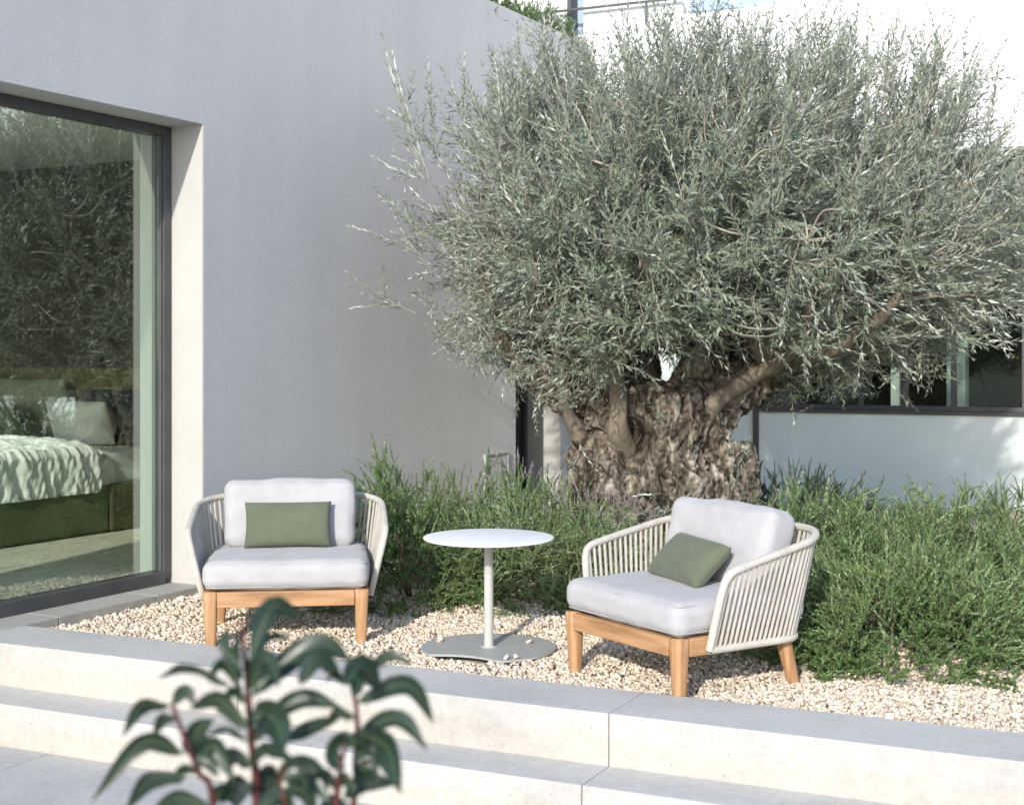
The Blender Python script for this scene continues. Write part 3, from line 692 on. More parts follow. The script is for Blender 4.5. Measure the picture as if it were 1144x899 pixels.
def instance(protos, which, pos, dirs, scale, roll):
    """place prototypes; returns leaf verts/quads and stem verts/quads"""
    outL, outLQ, outS, outSQ = [], [], [], []; nL = nS = 0
    d = dirs/np.linalg.norm(dirs, axis=1)[:, None]
    ref = np.where(np.abs(d[:, 2:3]) > .95, np.array([[1., 0, 0]]), np.array([[0, 0, 1.]]))
    s = np.cross(d, ref); s /= np.linalg.norm(s, axis=1)[:, None]; u = np.cross(s, d)
    cr, sr_ = np.cos(roll)[:, None], np.sin(roll)[:, None]
    s, u = s*cr+u*sr_, -s*sr_+u*cr
    M = np.stack([s, d, u], 2)*scale[:, None, None]
    for k, (LV, LQ, SV, SQ) in enumerate(protos):
        idx = np.where(which == k)[0]
        if len(idx) == 0: continue
        for (PV, PQ, oV, oQ, isL) in ((LV, LQ, outL, outLQ, True), (SV, SQ, outS, outSQ, False)):
            V = np.einsum('nij,kj->nki', M[idx], PV)+pos[idx][:, None, :]
            base = nL if isL else nS
            Q = PQ[None]+(np.arange(len(idx))*len(PV))[:, None, None]+base
            oV.append(V.reshape(-1, 3)); oQ.append(Q.reshape(-1, 4))
            if isL: nL += V.shape[0]*V.shape[1]
            else: nS += V.shape[0]*V.shape[1]
    return np.concatenate(outL), np.concatenate(outLQ), np.concatenate(outS), np.concatenate(outSQ)

# ---------------------------------------------------------------- olive tree
TY = 8.2
tree = empty('olive_tree', (.85, TY, GZ), 0, label='ancient olive tree with a thick gnarled trunk and silvery crown', cat='tree')
def TL(x, y, dy=0.0): p = D(x, y, TY+dy); return np.array([p.x-.85, dy, p.z-GZ])
def trunk():
    g = Geo()
    # stacked elliptical rings of the bole
    prof = [(640, 620, 862, .50), (612, 626, 850, .48), (590, 634, 840, .45), (560, 644, 824, .41), (530, 650, 814, .38), (505, 655, 808, .36), (480, 654, 808, .36), (460, 654, 808, .35), (445, 658, 802, .32), (430, 672, 790, .26)]
    seg = 28; V = []; Q = []
    for y, xa, xb, hd in prof:
        c = TL((xa+xb)/2, y); hw = (xb-xa)/2/F*TY
        for k in range(seg):
            a = 2*PI*k/seg; V.append((c[0]+hw*math.cos(a), hd*math.sin(a), c[2]))
    for i in range(len(prof)-1):
        for k in range(seg): k2 = (k+1) % seg; Q.append((i*seg+k, (i+1)*seg+k, (i+1)*seg+k2, i*seg+k2))
    for base in (0, (len(prof)-1)*seg):
        for k in range(1, seg-2, 2): Q.append((base, base+k, base+k+1, base+k+2) if base == 0 else (base+k+2, base+k+1, base+k, base))
    g.add(V, Q)
    def t(ctrl, r0, r1, n=14):
        p = spline(ctrl, n); V, Q = tube_arrays(p, np.linspace(r0, r1, n), 12, True); g.add(V, Q)
    # the great limbs where they leave the bole
    t([TL(700, 500, -.05), TL(662, 455, -.08), TL(612, 426, -.1), TL(566, 398, -.05)], .19, .06)
    t([TL(700, 490, .1), TL(668, 440, .15), TL(625, 390, .25), TL(600, 340, .4)], .22, .07)
    t([TL(700, 470, -.05), TL(672, 430, -.02), TL(660, 390, .0)], .20, .10)
    t([TL(705, 480, .2), TL(712, 430, .3), TL(715, 370, .45)], .20, .08)
    t([TL(765, 490, 0), TL(795, 458, -.08), TL(838, 428, -.12), TL(872, 398, -.15)], .20, .075)
    t([TL(775, 475, .1), TL(808, 440, .1), TL(860, 415, .15), TL(935, 385, .2)], .20, .07)
    t([TL(770, 470, .15), TL(775, 432, .1), TL(790, 395, .1), TL(800, 350, .2)], .20, .07)
    t([TL(760, 470, .2), TL(800, 420, .4), TL(840, 370, .7)], .22, .07)
    # buttress roots
    for x0, x1, dy, r in ((665, 622, -.15, .12), (700, 672, -.40, .15), (760, 770, -.42, .15), (805, 832, -.22, .12), (815, 845, .15, .12)):
        t([TL(x0, 500, dy*.5), TL(x0*.7+x1*.3, 565, dy*.8), TL(x1, 636, dy*1.15)], r*.8, r*.8, 8)
    me = g.mesh('trunk_raw'); o = bpy.data.objects.new('trunk_raw', me); COL.objects.link(o)
    md = o.modifiers.new('r', 'REMESH'); md.mode = 'VOXEL'; md.voxel_size = .0080
    dg = bpy.context.evaluated_depsgraph_get(); dg.update()
    me2 = bpy.data.meshes.new_from_object(o.evaluated_get(dg)); bpy.data.objects.remove(o); bpy.data.meshes.remove(me)
    n = len(me2.vertices); co = np.zeros(n*3); me2.vertices.foreach_get('co', co); co = co.reshape(-1, 3); no = np.zeros(n*3); me2.vertices.foreach_get('normal', no); no = no.reshape(-1, 3)
    # smooth the union joints
    ed = np.zeros(len(me2.edges)*2, np.int32); me2.edges.foreach_get('vertices', ed); ed = ed.reshape(-1, 2)
    deg = np.bincount(ed.ravel(), minlength=n)[:, None]
    for _ in range(14):
        acc = np.zeros_like(co); np.add.at(acc, ed[:, 0], co[ed[:, 1]]); np.add.at(acc, ed[:, 1], co[ed[:, 0]]); co = co*.4+.6*acc/np.maximum(deg, 1)
    me2.vertices.foreach_set('co', co.ravel()); me2.update(); me2.vertices.foreach_get('normal', no.ravel())
    no = np.zeros(n*3); me2.vertices.foreach_get('normal', no); no = no.reshape(-1, 3)
    cav = [(TL(705, 490, -.40), .10, .30), (TL(799, 508, -.40), .075, .24), (TL(745, 530, -.42), .05, .10), (TL(660, 520, -.3), .05, .08), (TL(700, 545, -.42), .05, .09), (TL(775, 560, -.42), .06, .08)]
    disp = np.zeros(n)
    for i in range(n):
        p = co[i]; v = Vector((p[0], p[1], p[2]))
        body = 1/(1+math.exp((p[2]-1.0)*9))          # less gnarl on limbs
        q = v+noise.noise_vector(v*3.2)*.16
        a = noise.noise(Vector((q.x*3.6, q.y*3.6, q.z*1.5)))
        rid = 1-abs(noise.noise(Vector((q.x*6.5, q.y*6.5, q.z*3.1))))*2.2
        dist, _pts = noise.voronoi(q*Vector((1, 1, .8)).x*9.5) if False else noise.voronoi(Vector((q.x*8, q.y*8, q.z*4.5)))
        knob = (dist[1]-dist[0])                     # cells separated by creases
        fib = 1-abs(noise.noise(Vector((q.x*13+q.z*1.5, q.y*13, q.z*2.2))))*2.4
        d2, _p = noise.voronoi(Vector((q.x*22, q.y*22, q.z*15))); k2 = d2[1]-d2[0]
        f = noise.noise(v*34)
        disp[i] = body*(.065*a+.030*rid+.050*(min(knob, .55)-.25)+.024*(min(k2, .45)-.18)+.026*fib+.014*f+.012*noise.noise(v*60))+(1-body)*(.016*a+.010*rid+.012*(min(knob, .5)-.2)+.004*f)
        for c, s, dp in cav:
            dd = ((p[0]-c[0])**2+(p[1]-c[1])**2*.25+((p[2]-c[2])*.8)**2)/(s*s)
            if dd < 6: disp[i] -= dp*math.exp(-dd)
    co = co+no*disp[:, None]
    me2.vertices.foreach_set('co', co.ravel()); me2.update(); me2.name = 'trunk'
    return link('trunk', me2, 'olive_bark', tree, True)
trunk()
# smaller main branches (tapering) that continue the limbs
limbs = [
    [TL(572, 405, .0), TL(556, 378, .05), TL(545, 330, .15), TL(535, 270, .3)],
    [TL(590, 412, -.05), TL(568, 385, -.2), TL(548, 340, -.35), TL(535, 290, -.45)],
    [TL(600, 340, .4), TL(585, 280, .6), TL(570, 200, .7), TL(560, 140, .7)],
    [TL(696, 505, -.12), TL(690, 466, -.30), TL(688, 415, -.33), TL(692, 360, -.40), TL(700, 280, -.6), TL(690, 190, -.7)],
    [TL(650, 490, -.14), TL(634, 458, -.28), TL(628, 425, -.32), TL(615, 370, -.45), TL(600, 300, -.6), TL(590, 210, -.7)],
    [TL(660, 395, .0), TL(655, 330, .0), TL(650, 240, .05), TL(640, 150, .1)],
    [TL(715, 370, .45), TL(720, 290, .6), TL(730, 200, .7), TL(735, 120, .6)],
    [TL(800, 350, .2), TL(800, 280, .1), TL(790, 190, .0), TL(785, 110, -.1)],
    [TL(872, 398, -.15), TL(905, 365, -.3), TL(930, 310, -.4), TL(945, 220, -.4), TL(950, 140, -.3)],
    [TL(862, 412, -.25), TL(838, 375, -.38), TL(830, 330, -.5), TL(825, 250, -.7), TL(830, 160, -.8)],
    [TL(872, 398, -.15), TL(925, 390, -.5), TL(985, 350, -.8), TL(1030, 290, -.9)],
    [TL(935, 385, .2), TL(990, 365, .2), TL(1050, 330, .2), TL(1095, 270, .15)],
    [TL(935, 385, .2), TL(985, 330, .5), TL(1015, 250, .7), TL(1030, 160, .7)],
    [TL(840, 370, .7), TL(860, 300, .95), TL(870, 210, 1.0), TL(880, 130, .9)],
    [TL(775, 485, -.15), TL(800, 450, -.26), TL(838, 422, -.30), TL(880, 395, -.5), TL(900, 350, -.8), TL(905, 270, -1.0)],
    [TL(620, 390, .3), TL(570, 360, .6), TL(530, 300, .8)],
]
radii0 = [.030, .026, .055, .060, .036, .07, .06, .055, .07, .045, .05, .06, .05, .055, .062, .04]
LP = []
for k, (c, r0) in enumerate(zip(limbs, radii0)):
    p = spline(c, 26); 
    for j in range(26): p[j] += np.array(noise.noise_vector(Vector(p[j])*4))*.03*min(1, j/6)
    fl = np.linspace(0, 1, 26); V, Q = tube_arrays(p, (r0*(1-fl)**.75*.85+.010)*(1+.55*np.exp(-(fl/.09)**2))*(1+.06*np.sin(fl*37+k)), 12, True)
    if r0 >= .05 or k == 4:
        flare = 1
    me = np_mesh('branch', V, Q)
    link('branch', me, 'branch_bark', tree, True)
    for j in range(5, 26): LP.append(p[j])
LP = np.array(LP)
# crown
CC = np.array([.20, 0, 1.93]); rng = np.random.default_rng(11)
def crown_R(d):                    # semi-axes per octant
    ax = np.where(d[:, 0] < 0, 1.54, 2.15); az = np.where(d[:, 2] > 0, .99, np.where(d[:, 0] > 0, 1.02, 1.08)); ay = 1.55
    return np.stack([ax, np.full(len(d), ay), az], 1)
nb = 900
d = rng.normal(size=(nb*4, 3)); d /= np.linalg.norm(d, axis=1)[:, None]
d[: nb*2, 2] = np.where(rng.random(nb*2) < .35, -np.abs(d[: nb*2, 2]), d[: nb*2, 2]); E = CC+d*crown_R(d)*(rng.uniform(.30, .90, nb*4)[:, None]**.8)
hr = np.hypot(E[:, 0], E[:, 1]); ok = ~((E[:, 2] < 1.28) & (hr < .60)) & ~((E[:, 2] < 1.30) & (E[:, 1] < .0) & (E[:, 0] > -.1) & (E[:, 0] < .62)) & (E[:, 2] > 1.12+.22*np.clip(hr-1.0, 0, 2)*(E[:, 0] < 0)+.05*np.clip(hr-1, 0, 2))
wl = ((E[:, 0]+.85-W0.x)*(-.8824)+(E[:, 1]+TY-W0.y)*.4704) < -.45
E = E[ok & wl][:nb]; nb = len(E)
bg_ = Geo(); SP = []; SDr = []
for e in E:
    dd = np.linalg.norm(LP-e, axis=1)+.35*np.maximum(0, LP[:, 2]-e[2]+.1)*2; s = LP[np.argmin(dd)]
    L = np.linalg.norm(e-s); rad = (e-CC)/np.linalg.norm(e-CC)
    mid = (s+e)/2+rng.normal(0, .09*L+.01, 3)+np.array([0, 0, -.10*L]); q2 = s*.2+e*.8+rng.normal(0, .06*L, 3)
    tipx = e+(rad*.5+np.array([0, 0, .8]))*rng.uniform(.10, .25)
    p = spline([s, mid, q2, e, tipx], 16)
    V, Q = tube_arrays(p, np.linspace(.006+.004*L, .0022, 16), 5, False); bg_.add(V, Q)
    for j in range(int(rng.integers(8, 13))):
        f = rng.uniform(.25, 1)**.7*15; i = int(min(f, 14)); tan = p[i+1]-p[i]; tan /= np.linalg.norm(tan)+1e-9
        pp = p[i]+(p[i+1]-p[i])*(f-i)
        r2 = (pp-CC); r2 /= np.linalg.norm(r2)+1e-9
        dr = .45*tan+.55*r2+np.array([0, 0, .55*min(1, max(-.1, (pp[2]-1.5)/.8))])+rng.normal(0, .5, 3)
        if pp[2] < 1.45: dr[2] = max(dr[2], -.12)
        SP.append(pp); SDr.append(dr)
SP = np.array(SP); SDr = np.array(SDr)
SDr /= np.linalg.norm(SDr, axis=1)[:, None]
prot = [shoot_proto(.42, 24, .068, .0155, .75, rng, .20, .06, .0022) for _ in range(10)]+[shoot_proto(.27, 16, .066, .0160, .90, rng, .32, .05, .0020) for _ in range(8)]
topness = np.clip((SP[:, 2]-2.1)/.8, 0, 1)
wh_ = np.where(rng.random(len(SP)) < .35+.5*topness, rng.integers(0, 10, len(SP)), rng.integers(10, 18, len(SP)))
SDr[:, 2] += .7*topness; 
scl = rng.uniform(.7, 1.15, len(SP))
# feathered upright shoots standing out of the top and left, as single long whips
WP = []; WD = []
whips = [(422, 40, 470, 190), (428, 60, 480, 200), (470, 65, 490, 180), (510, 60, 520, 190), (560, 45, 560, 160), (575, 30, 590, 140), (612, 40, 625, 150), (650, 30, 660, 130), (700, 10, 700, 110), (745, 25, 740, 120), (790, 5, 790, 110), (830, 20, 825, 110), (860, 0, 850, 110), (905, 20, 900, 120), (940, -5, 930, 110), (978, 5, 965, 110), (1010, 30, 990, 130), (1060, 15, 1030, 140), (1075, 70, 1040, 160), (1110, 40, 1065, 170), (1118, 100, 1075, 190), (1135, 140, 1080, 220), (1144, 180, 1090, 250),
         (432, 222, 480, 270), (440, 166, 490, 215), (428, 240, 480, 300),  (450, 120, 500, 190), (640, 20, 650, 120), (765, 8, 765, 110), (885, 10, 880, 110), (1000, 15, 985, 120), (1040, 40, 1015, 130)]
for _ in range(34): x_ = rng.uniform(560, 1120); y_ = 20+abs(x_-830)**2/1500+rng.uniform(-15, 60); whips.append((x_, y_, x_+(830-x_)*.12, y_+rng.uniform(90, 140)))
WP.append((TL(465, 350, -.6), TL(382, 316, -.62)))
for x0, y0, x1, y1 in whips:
    for rep in range(1 if x0 < 520 else 2):
        dy = rng.uniform(-.7, .6); jx, jy = rng.normal(0, 10 if rep else 0), rng.normal(0, 12 if rep else 0)+12*rep
        if x0 < 445: dy = rng.uniform(-.75, -.1)
        a = TL(x1, y1, dy); b_ = TL(x0+jx, y0+jy, dy*.9); WP.append((a, b_))
wpos = np.array([a for a, b_ in WP]); wd = np.array([b_-a for a, b_ in WP]); wl_ = np.linalg.norm(wd, axis=1)
long_p = [shoot_proto(1.0, 44, .060/.65, .0145/.65, .6, rng, .10, .15, .0032/.6, tipshrink=.35) for _ in range(6)]
lv, lq, sv, sq = instance(prot, wh_, SP, SDr, scl, rng.uniform(0, 2*PI, len(SP)))
lv2, lq2, sv2, sq2 = instance(long_p, rng.integers(0, 6, len(wpos)), wpos, wd, wl_, rng.uniform(0, 2*PI, len(wpos)))
# side shoots on the whips
sidep = np.concatenate([wpos+wd*f for f in (.12, .25, .4)]); sided = np.concatenate([wd/wl_[:, None]+rng.normal(0, .4, wd.shape) for _ in range(3)])
lv3, lq3, sv3, sq3 = instance(prot, rng.integers(0, 18, len(sidep)), sidep, sided, rng.uniform(.6, 1, len(sidep)), rng.uniform(0, 2*PI, len(sidep)))
# sprouts low on the bole and at the fork
spp = []; spd = []
for x, y, dy, k in ((640, 440, -.45, 6), (600, 430, -.35, 8), (585, 445, -.25, 5), (660, 420, -.45, 6), (705, 420, -.5, 4), (745, 465, -.5, 2), (640, 500, -.4, 3), (825, 500, -.3, 4), (745, 560, -.5, 3), (740, 590, -.5, 6), (700, 590, -.5, 4), (575, 415, -.3, 9), (560, 400, -.3, 10), (545, 400, -.4, 10), (530, 380, -.3, 9), (520, 385, -.1, 9), (590, 440, .1, 6), (540, 370, -.5, 10), (548, 345, -.45, 12), (535, 320, -.45, 12), (565, 385, -.5, 10), (600, 400, -.55, 10), (640, 400, -.55, 8), (905, 415, -.3, 10), (925, 428, -.2, 10), (950, 425, -.3, 12), (940, 395, -.4, 10), (890, 440, .25, 10), (870, 380, -.45, 7), (1000, 400, -.4, 12), (1040, 410, -.2, 10), (500, 365, -.35, 8), (515, 385, -.3, 8), (485, 345, -.4, 8), (975, 425, -.1, 8), (1010, 420, 0, 6), (880, 430, .1, 8), (590, 420, 0, 6)):
    for _ in range(k): spp.append(TL(x, y, dy)+rng.normal(0, .04, 3)); spd.append(rng.normal(0, .8, 3)+np.array([0, -.4, .1]))
lv4, lq4, sv4, sq4 = instance(prot, rng.integers(10, 18, len(spp)), np.array(spp), np.array(spd), rng.uniform(.45, .85, len(spp)), rng.uniform(0, 2*PI, len(spp)))
g = Geo()
for V, Q in ((lv, lq), (lv2, lq2), (lv3, lq3), (lv4, lq4)): g.add(V, Q)
link('crown', g.mesh('crown'), 'olive_leaf', tree)
for V, Q in ((sv, sq), (sv2, sq2), (sv3, sq3), (sv4, sq4)): bg_.add(V, Q)
link('twigs', bg_.mesh('twigs'), 'olive_twig', tree)
print('olive leaves', sum(len(q) for q in (lq, lq2, lq3, lq4)))

# ---------------------------------------------------------------- shrubs
rp = np.random.default_rng(5)
ros = [shoot_proto(.14, 48, .022, .0075, .70, rp, .35, .08, .0016, True) for _ in range(10)]+[shoot_proto(.09, 34, .021, .0075, .80, rp, .45, .05, .0014, True) for _ in range(6)]
tallp = [shoot_proto(.20, 64, .022, .0075, .7, rp, .12, .05, .002, True) for _ in range(5)]
def spike_proto(rng):             # bare stalk with a dense flower head
    lv_, lq_, sv_, sq_ = shoot_proto(.045, 26, .009, .0050, .6, rng, .05, .0, .001, True, tipshrink=.6)
    lv_ = lv_+np.array([0, .16, 0]); s2, q2 = tube_arrays(np.array([[0, 0, 0], [.004, .08, 0], [0, .16, 0]]), .0011, 3, False)
    return lv_, lq_, s2, q2
spk = [spike_proto(rp) for _ in range(4)]
SPK = []
for lv_, lq_, sv_, sq_ in spk:
    gg = Geo(); gg.add(lv_, lq_); gg.add(sv_, sq_); me_ = gg.mesh('flower_spike'); me_.materials.append(MATS['flower_spike']); me_.materials.append(MATS['lavender_leaf'])
    for p_ in me_.polygons[len(lq_):]: p_.material_index = 1
    SPK.append(me_)
def shrub(name, cx, cy, a, b_, H, label, cat, mat='rosemary_leaf', dens=1.0, tall=6, spikes=0, group=None, back=False):
    nc = int(95*dens*(a*b_/.25)**.9*(.5+H)); per = 9
    th = rp.uniform(0, 2*PI, nc); cz = rp.uniform(0, 1, nc)**1.1
    dx, dy, dz = np.cos(th)*np.sqrt(1-cz**2), np.sin(th)*np.sqrt(1-cz**2), cz
    off = rp.uniform(0, 100)
    lump = np.array([1+.32*noise.noise(Vector((dx[i]*2.2+off, dy[i]*2.2, dz[i]*2.2)))+.22*noise.noise(Vector((dx[i]*6+off, dy[i]*6, dz[i]*6))) for i in range(nc)])
    rho = (rp.uniform(.62, .92, nc))*lump
    se = .72                      # squarer than an ellipsoid so that the sides stand upright
    cp = np.stack([np.sign(dx)*np.abs(dx)**se*a*rho, np.sign(dy)*np.abs(dy)**se*b_*rho, np.maximum(dz**.8*H*rho-.05, 0)], 1)
    cd = np.stack([dx, dy, dz*.9+.35], 1)+rp.normal(0, .35, (nc, 3))
    n = nc*per; pos = np.repeat(cp, per, 0)+rp.normal(0, .022, (n, 3)); dirs = np.repeat(cd, per, 0)+rp.normal(0, .40, (n, 3)); pos[:, 2] = np.maximum(pos[:, 2], 0)
    pos += dirs*rp.uniform(-.03, .05, n)[:, None]
    # loose infill deeper in, darker because it lies in the shade of the rest
    ni = n//3; k_ = rp.integers(0, nc, ni); pos = np.concatenate([pos, cp[k_]*rp.uniform(.55, .95, (ni, 1))+rp.normal(0, .05, (ni, 3))]); dirs = np.concatenate([dirs, cd[k_]+rp.normal(0, .8, (ni, 3))]); n += ni
    pos[:, 2] = np.maximum(pos[:, 2], 0)
    dirs[:, 2] = np.where(pos[:, 2] < .06, np.abs(dirs[:, 2])*.5+.1, dirs[:, 2])
    which = rp.integers(0, 16, n); sc = rp.uniform(.65, 1.2, n)
    yg = np.zeros(n, bool); yc = np.repeat(rp.random(nc) < .30, per); yg[:nc*per] = yc & (rp.random(nc*per) < .75)  # random tufts take the paler leaf colour
    lv, lq, sv, sq = instance(ros, which[~yg], pos[~yg], dirs[~yg], sc[~yg], rp.uniform(0, 2*PI, (~yg).sum()))
    gl = Geo(); gl.add(lv, lq); gs = Geo(); gs.add(sv, sq)
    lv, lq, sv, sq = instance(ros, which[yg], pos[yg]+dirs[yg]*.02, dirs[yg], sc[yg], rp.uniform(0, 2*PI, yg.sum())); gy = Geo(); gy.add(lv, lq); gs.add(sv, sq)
    if tall:
        m_ = tall; th = rp.uniform(0, 2*PI, m_); rr = rp.uniform(0, .8, m_)
        p2 = np.stack([np.cos(th)*rr*a, np.sin(th)*rr*b_, H*np.sqrt(1-rr**2)*.78], 1); d2 = np.stack([np.cos(th)*.15, np.sin(th)*.15, np.ones(m_)], 1)+rp.normal(0, .15, (m_, 3))
        lv, lq, sv, sq = instance(tallp, rp.integers(0, 5, m_), p2, d2, rp.uniform(.6, 1.0, m_), rp.uniform(0, 2*PI, m_)); gl.add(lv, lq); gs.add(sv, sq)
    # woody stems from the base
    for _ in range(16):
        a0 = rp.uniform(0, 2*PI); e = np.array([math.cos(a0)*a*rp.uniform(.4, .85), math.sin(a0)*b_*rp.uniform(.4, .85), H*rp.uniform(.3, .75)])
        p = spline([np.array([0, 0, -.03])+np.array([math.cos(a0), math.sin(a0), 0])*.05, e*np.array([.5, .5, .3])+rp.normal(0, .03, 3), e], 8)
        V, Q = tube_arrays(p, np.linspace(.007, .0025, 8), 5, False); gs.add(V, Q)
    root = empty(name, (cx, cy, GZ-.01), 0, label=label, cat=cat, group=group)
    link('foliage', gl.mesh('foliage'), mat, root); link('pale_tufts', gy.mesh('pale_tufts'), mat+'_young', root); link('stems', gs.mesh('stems'), 'stem_brown', root)
    if spikes:
        th = rp.uniform(0, 2*PI, spikes); rr = rp.uniform(0, .95, spikes)
        for k in range(spikes):
            z = H*math.sqrt(1-rr[k]**2)*.88
            f = bpy.data.objects.new('flower_spike', SPK[k % 4]); COL.objects.link(f); f.parent = root
            f.location = (math.cos(th[k])*rr[k]*a*.9, math.sin(th[k])*rr[k]*b_*.9, z)
            dv = Vector((math.cos(th[k])*.25+rp.normal(0, .2), math.sin(th[k])*.25-.1+rp.normal(0, .2), 1))
            f.rotation_euler = dv.to_track_quat('Y', 'Z').to_euler(); f.scale = (rp.uniform(1.0, 1.5),)*3
    return root
G1 = 'rosemary shrubs round the olive tree'
shrub('added_bay_shrub', 4.1, 8.3, .6, .5, 1.15, 'tall dark clipped bay shrub added beyond the right edge to darken the window reflection, nearest the white house wall', 'shrub', 'rosemary_dark', 1.1, 0, group='bay shrubs added to darken the window reflection')  # unseen shrubs, added so the window does not mirror the bright wall
shrub('added_bay_shrub', 5.2, 7.7, .6, .5, 1.10, 'tall dark clipped bay shrub added beyond the right edge to darken the window reflection, second along the wall', 'shrub', 'rosemary_dark', 1.1, 0, group='bay shrubs added to darken the window reflection')
shrub('added_bay_shrub', 6.3, 7.1, .6, .5, 1.15, 'tall dark clipped bay shrub added beyond the right edge to darken the window reflection, last along the wall', 'shrub', 'rosemary_dark', 1.1, 0, group='bay shrubs added to darken the window reflection')
shrub('rosemary_shrub', -.50, 7.30, .46, .62, .62, 'tall green rosemary shrub touching the grey wall right of the left armchair', 'shrub', dens=1.15, tall=16, group=G1)
shrub('lavender_shrub', .06, 7.25, .46, .60, .54, 'yellow green lavender shrub with faded flower spikes behind the side table', 'shrub', 'lavender_leaf', 1.05, 8, 70)
shrub('lavender_shrub', .46, 6.98, .36, .42, .38, 'low lavender shrub with grey spikes between the side table and the olive trunk', 'shrub', 'lavender_leaf', 1.0, 4, 50)
shrub('rosemary_shrub', -.22, 8.15, .50, .45, .56, 'rosemary shrub at the back under the wall hatch', 'shrub', dens=.9, tall=10, group=G1)
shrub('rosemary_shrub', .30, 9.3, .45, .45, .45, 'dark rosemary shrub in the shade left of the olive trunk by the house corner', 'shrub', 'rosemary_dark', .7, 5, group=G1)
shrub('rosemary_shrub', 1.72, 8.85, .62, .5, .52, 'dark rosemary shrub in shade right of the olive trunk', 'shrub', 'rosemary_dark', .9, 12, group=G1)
shrub('rosemary_shrub', 1.02, 6.95, .42, .45, .33, 'low rosemary shrub directly behind the turned armchair', 'shrub', dens=1, tall=2, group=G1)
shrub('rosemary_shrub', 1.50, 7.05, .52, .55, .52, 'bushy rosemary shrub right of the turned armchair at the back', 'shrub', dens=1.4, tall=8, spikes=14, group=G1)
shrub('rosemary_shrub', 1.58, 5.92, .53, .60, .42, 'round mounded rosemary shrub spilling onto the gravel at the front right', 'shrub', dens=2.3, tall=3, group=G1)
shrub('rosemary_shrub', 2.12, 7.0, .50, .55, .49, 'rosemary shrub with upright tips below the pale parapet', 'shrub', dens=1.35, tall=14, group=G1)
shrub('rosemary_shrub', 2.22, 6.35, .42, .42, .36, 'low spreading rosemary shrub behind the front mound near the right edge', 'shrub', dens=1.2, tall=3, group=G1)
shrub('rosemary_shrub', 2.45, 7.75, .60, .45, .50, 'rosemary shrub at the back against the pale low wall', 'shrub', dens=1.1, tall=10, group=G1)
shrub('rosemary_shrub', 2.80, 6.75, .55, .55, .47, 'rosemary shrub cut by the right edge of the photo', 'shrub', dens=1, tall=8, group=G1)

# rooftop planting
def roof_shrub(t, d, a, b_, H, label):
    n = 520; th = rp.uniform(0, 2*PI, n); cz = rp.uniform(0, 1, n)
    pos = np.stack([np.cos(th)*np.sqrt(1-cz**2)*a, np.sin(th)*np.sqrt(1-cz**2)*b_, cz*H], 1)*rp.uniform(.6, 1, n)[:, None]
    dirs = pos/np.array([a, b_, H])+np.array([0, 0, .3])+rp.normal(0, .4, (n, 3))
    lv, lq, sv, sq = instance(rfp, rp.integers(0, 5, n), pos, dirs, rp.uniform(.7, 1.1, n), rp.uniform(0, 2*PI, n))
    root = empty('rooftop_shrub', MW @ Vector((t, d, WALL_TOP-.12)), WR, label=label, cat='shrub', group='shrubs on the roof edge')
    gl = Geo(); gl.add(lv, lq); link('foliage', gl.mesh('foliage'), 'roof_leaf', root); gs = Geo(); gs.add(sv, sq); link('stems', gs.mesh('stems'), 'stem_brown', root)
rfp = [shoot_proto(.12, 24, .028, .013, .9, rp, .3, .1, .0015, True) for _ in range(5)]
boxes('roof_soil', [(1.0, WEND-.3, THK, 1.6, 3.351, 3.56)], 'soil', house)
roof_shrub(3.05, .42, .45, .35, .26, 'green roof shrub nearest the camera above the grey wall')
roof_shrub(3.72, .38, .48, .36, .34, 'middle green roof shrub above the grey wall')
roof_shrub(4.34, .34, .42, .36, .36, 'farthest green roof shrub at the end of the grey wall')

# ---------------------------------------------------------------- leafy plant close to the camera
PY = 1.5
plant = empty('potted_shrub', (D(285, 899, PY).x, PY, -.337), 0, label='blurred leafy shrub with red stems and glossy drooping leaves close to the camera', cat='potted plant')
O = Vector(plant.location)
def PL(x, y, dy=0): p = D(x, y, PY+dy); return np.array(p-O)
lathe('pot', [(.001, 0), (.13, 0), (.15, .02), (.19, .36), (.20, .40), (.19, .41), (.17, .38), (.001, .37)], 'pot_clay', plant, 40)
root0 = np.array([0, 0, .37])
st = {'main': [root0, root0*.0+np.array([.0, .0, .8]), PL(287, 899), PL(281, 830, .0), PL(276, 760, .0), PL(270, 695, .0)],
      'left': [root0+np.array([-.03, 0, 0]), np.array([-.02, .02, .8]), PL(240, 905, -.03), PL(222, 862, -.04), PL(203, 815, -.05), PL(192, 785, -.05)],
      'right': [root0+np.array([.03, 0, 0]), np.array([.05, 0, .8]), PL(392, 915, .03), PL(397, 850, .04), PL(399, 800, .05), PL(392, 760, .05)],
      'mid': [root0+np.array([.01, .03, 0]), np.array([.02, .02, .8]), PL(318, 915, -.02), PL(312, 880, -.02), PL(318, 855, -.03)],
      'r2': [root0+np.array([.02, .03, 0]), np.array([.03, .02, .8]), PL(372, 915, -.03), PL(378, 870, -.03), PL(386, 830, -.02)]}
for k, c in st.items():
    V, Q = tube_arrays(spline(c, 40), np.linspace(.0065 if k == 'main' else .0045, .0022, 40), 8, False); gg = Geo(); gg.add(V, Q); link('stem', gg.mesh('stem'), 'red_stem', plant, True)
gl = Geo(); lr = np.random.default_rng(3)
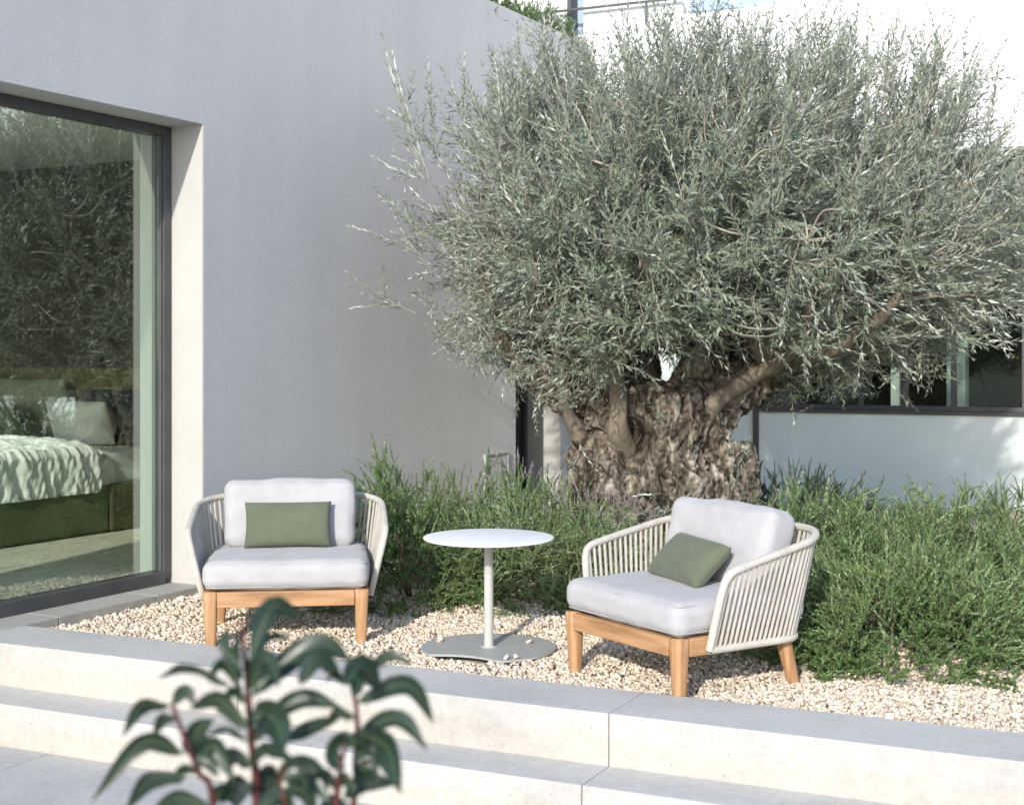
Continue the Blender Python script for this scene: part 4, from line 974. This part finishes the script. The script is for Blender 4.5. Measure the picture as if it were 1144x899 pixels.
def big_leaf(b0, mid, tip, wpx, face=0.0, dy=0.0, dyt=0.0):
    n = 12; p = spline([PL(b0[0], b0[1], dy), PL(mid[0], mid[1], (dy+dyt)/2), PL(tip[0], tip[1], dyt)], n+1)
    T = np.gradient(p, axis=0); T /= np.linalg.norm(T, axis=1)[:, None]
    toward = np.array([0, -1., 0]); V = []; Q = []
    wd_ = wpx/F*PY
    for i in range(n+1):
        f = i/n; hw = wd_/2*(math.sin(PI*min(1, f*1.02)**.8)**.85 if 0 < f < 1 else 0)+.0004
        s_in = np.cross(T[i], toward); s_in /= np.linalg.norm(s_in)+1e-9; dep = np.cross(s_in, T[i])
        s = s_in*math.cos(face)+dep*math.sin(face); nn = np.cross(s, T[i])
        ws = .12*math.sin(f*14+b0[0])*hw
        V += [p[i]-s*hw+nn*(hw*.35+ws), p[i]-s*hw*.5+nn*hw*.10, p[i], p[i]+s*hw*.5+nn*hw*.10, p[i]+s*hw+nn*(hw*.35-ws)]
    for i in range(n):
        for j in range(4): a = i*5+j; Q.append((a, a+1, a+6, a+5))
    gg = Geo(); gg.add(V, Q); me = gg.mesh('leaf'); lo_ = link('leaf', me, 'glossy_leaf', plant, True); mV, mQ = tube_arrays(p+np.array([0, -.0006, .0002]), np.linspace(.0007, .0002, n+1), 5, False); mg = Geo(); mg.add(mV, mQ); link('midrib', mg.mesh('midrib'), 'leaf_rib', lo_, True)
LV_ = [((257, 765), (213, 743), (176, 757), 20, .5), ((270, 745), (252, 722), (254, 700), 15, .4), ((280, 735), (305, 678), (336, 692), 22, .5), ((280, 745), (300, 715), (328, 712), 14, .5),
       ((280, 778), (350, 722), (394, 738), 27, .6), ((334, 765), (358, 738), (385, 765), 20, .6), ((280, 770), (297, 735), (312, 768), 20, .3), ((272, 772), (250, 738), (232, 758), 18, .5),
       ((410, 752), (435, 733), (461, 742), 13, .6), ((385, 765), (405, 745), (425, 772), 26, .3), ((398, 785), (455, 765), (485, 808), 20, .5), ((400, 818), (445, 803), (478, 838), 19, .5),
       ((400, 818), (432, 835), (448, 886), 36, .1), ((300, 800), (340, 780), (382, 790), 20, .6), ((318, 828), (350, 812), (378, 802), 16, .6), ((386, 858), (376, 838), (388, 816), 24, .2),
       ((283, 795), (308, 805), (318, 842), 34, .1), ((384, 892), (410, 873), (442, 876), 20, .6), ((310, 862), (345, 862), (367, 896), 30, .3), ((218, 850), (240, 834), (262, 872), 24, .3),
       ((205, 842), (160, 828), (102, 895), 21, .5), ((208, 866), (170, 868), (140, 905), 24, .4), ((190, 788), (158, 788), (137, 822), 18, .4), ((192, 786), (208, 772), (218, 788), 14, .5),
       ((278, 815), (245, 780), (212, 792), 24, .4), ((207, 842), (222, 815), (240, 803), 20, .3), ((280, 830), (255, 812), (228, 822), 13, .6), ((240, 905), (200, 890), (165, 912), 20, .5),
       ((284, 850), (300, 838), (330, 850), 16, .6), ((283, 855), (262, 842), (250, 862), 20, .3), ((280, 890), (300, 878), (290, 912), 24, .2), ((394, 850), (410, 838), (428, 852), 14, .6),
       ((378, 880), (360, 862), (345, 872), 16, .5), ((318, 868), (300, 858), (290, 880), 18, .4), ((399, 800), (378, 795), (366, 812), 14, .4), ((392, 765), (376, 752), (362, 760), 12, .6),
       ((283, 880), (262, 872), (246, 900), 18, .4), ((318, 880), (340, 885), (352, 915), 20, .4), ((270, 760), (262, 735), (268, 705), 12, .1), ((395, 780), (402, 762), (398, 742), 14, .4),
       ((276, 785), (262, 770), (248, 786), 15, .4), ((279, 810), (296, 795), (306, 812), 15, .4), ((399, 830), (384, 820), (370, 836), 14, .4), ((396, 866), (412, 856), (424, 872), 15, .5), ((223, 864), (206, 856), (192, 872), 15, .4), ((214, 846), (232, 850), (244, 868), 14, .4), ((198, 800), (182, 802), (172, 822), 14, .5), ((282, 872), (268, 884), (262, 905), 16, .3), ((316, 870), (334, 866), (342, 882), 14, .4), ((386, 835), (398, 826), (412, 840), 13, .5), ((288, 905), (312, 890), (330, 908), 20, .4), ((392, 905), (372, 892), (356, 908), 18, .4), ((232, 895), (252, 884), (268, 900), 17, .4), ((276, 750), (288, 738), (300, 752), 13, .4),
       ((283, 826), (300, 812), (322, 826), 18, .7), ((398, 880), (384, 868), (372, 884), 16, .4)]
for b0, m_, tp, wp, fc in LV_: big_leaf(b0, m_, tp, wp*1.1, fc+lr.normal(0, .15), lr.uniform(-.05, .05), lr.uniform(-.07, .06))

SC.cycles.max_bounces = 10; SC.cycles.transparent_max_bounces = 24
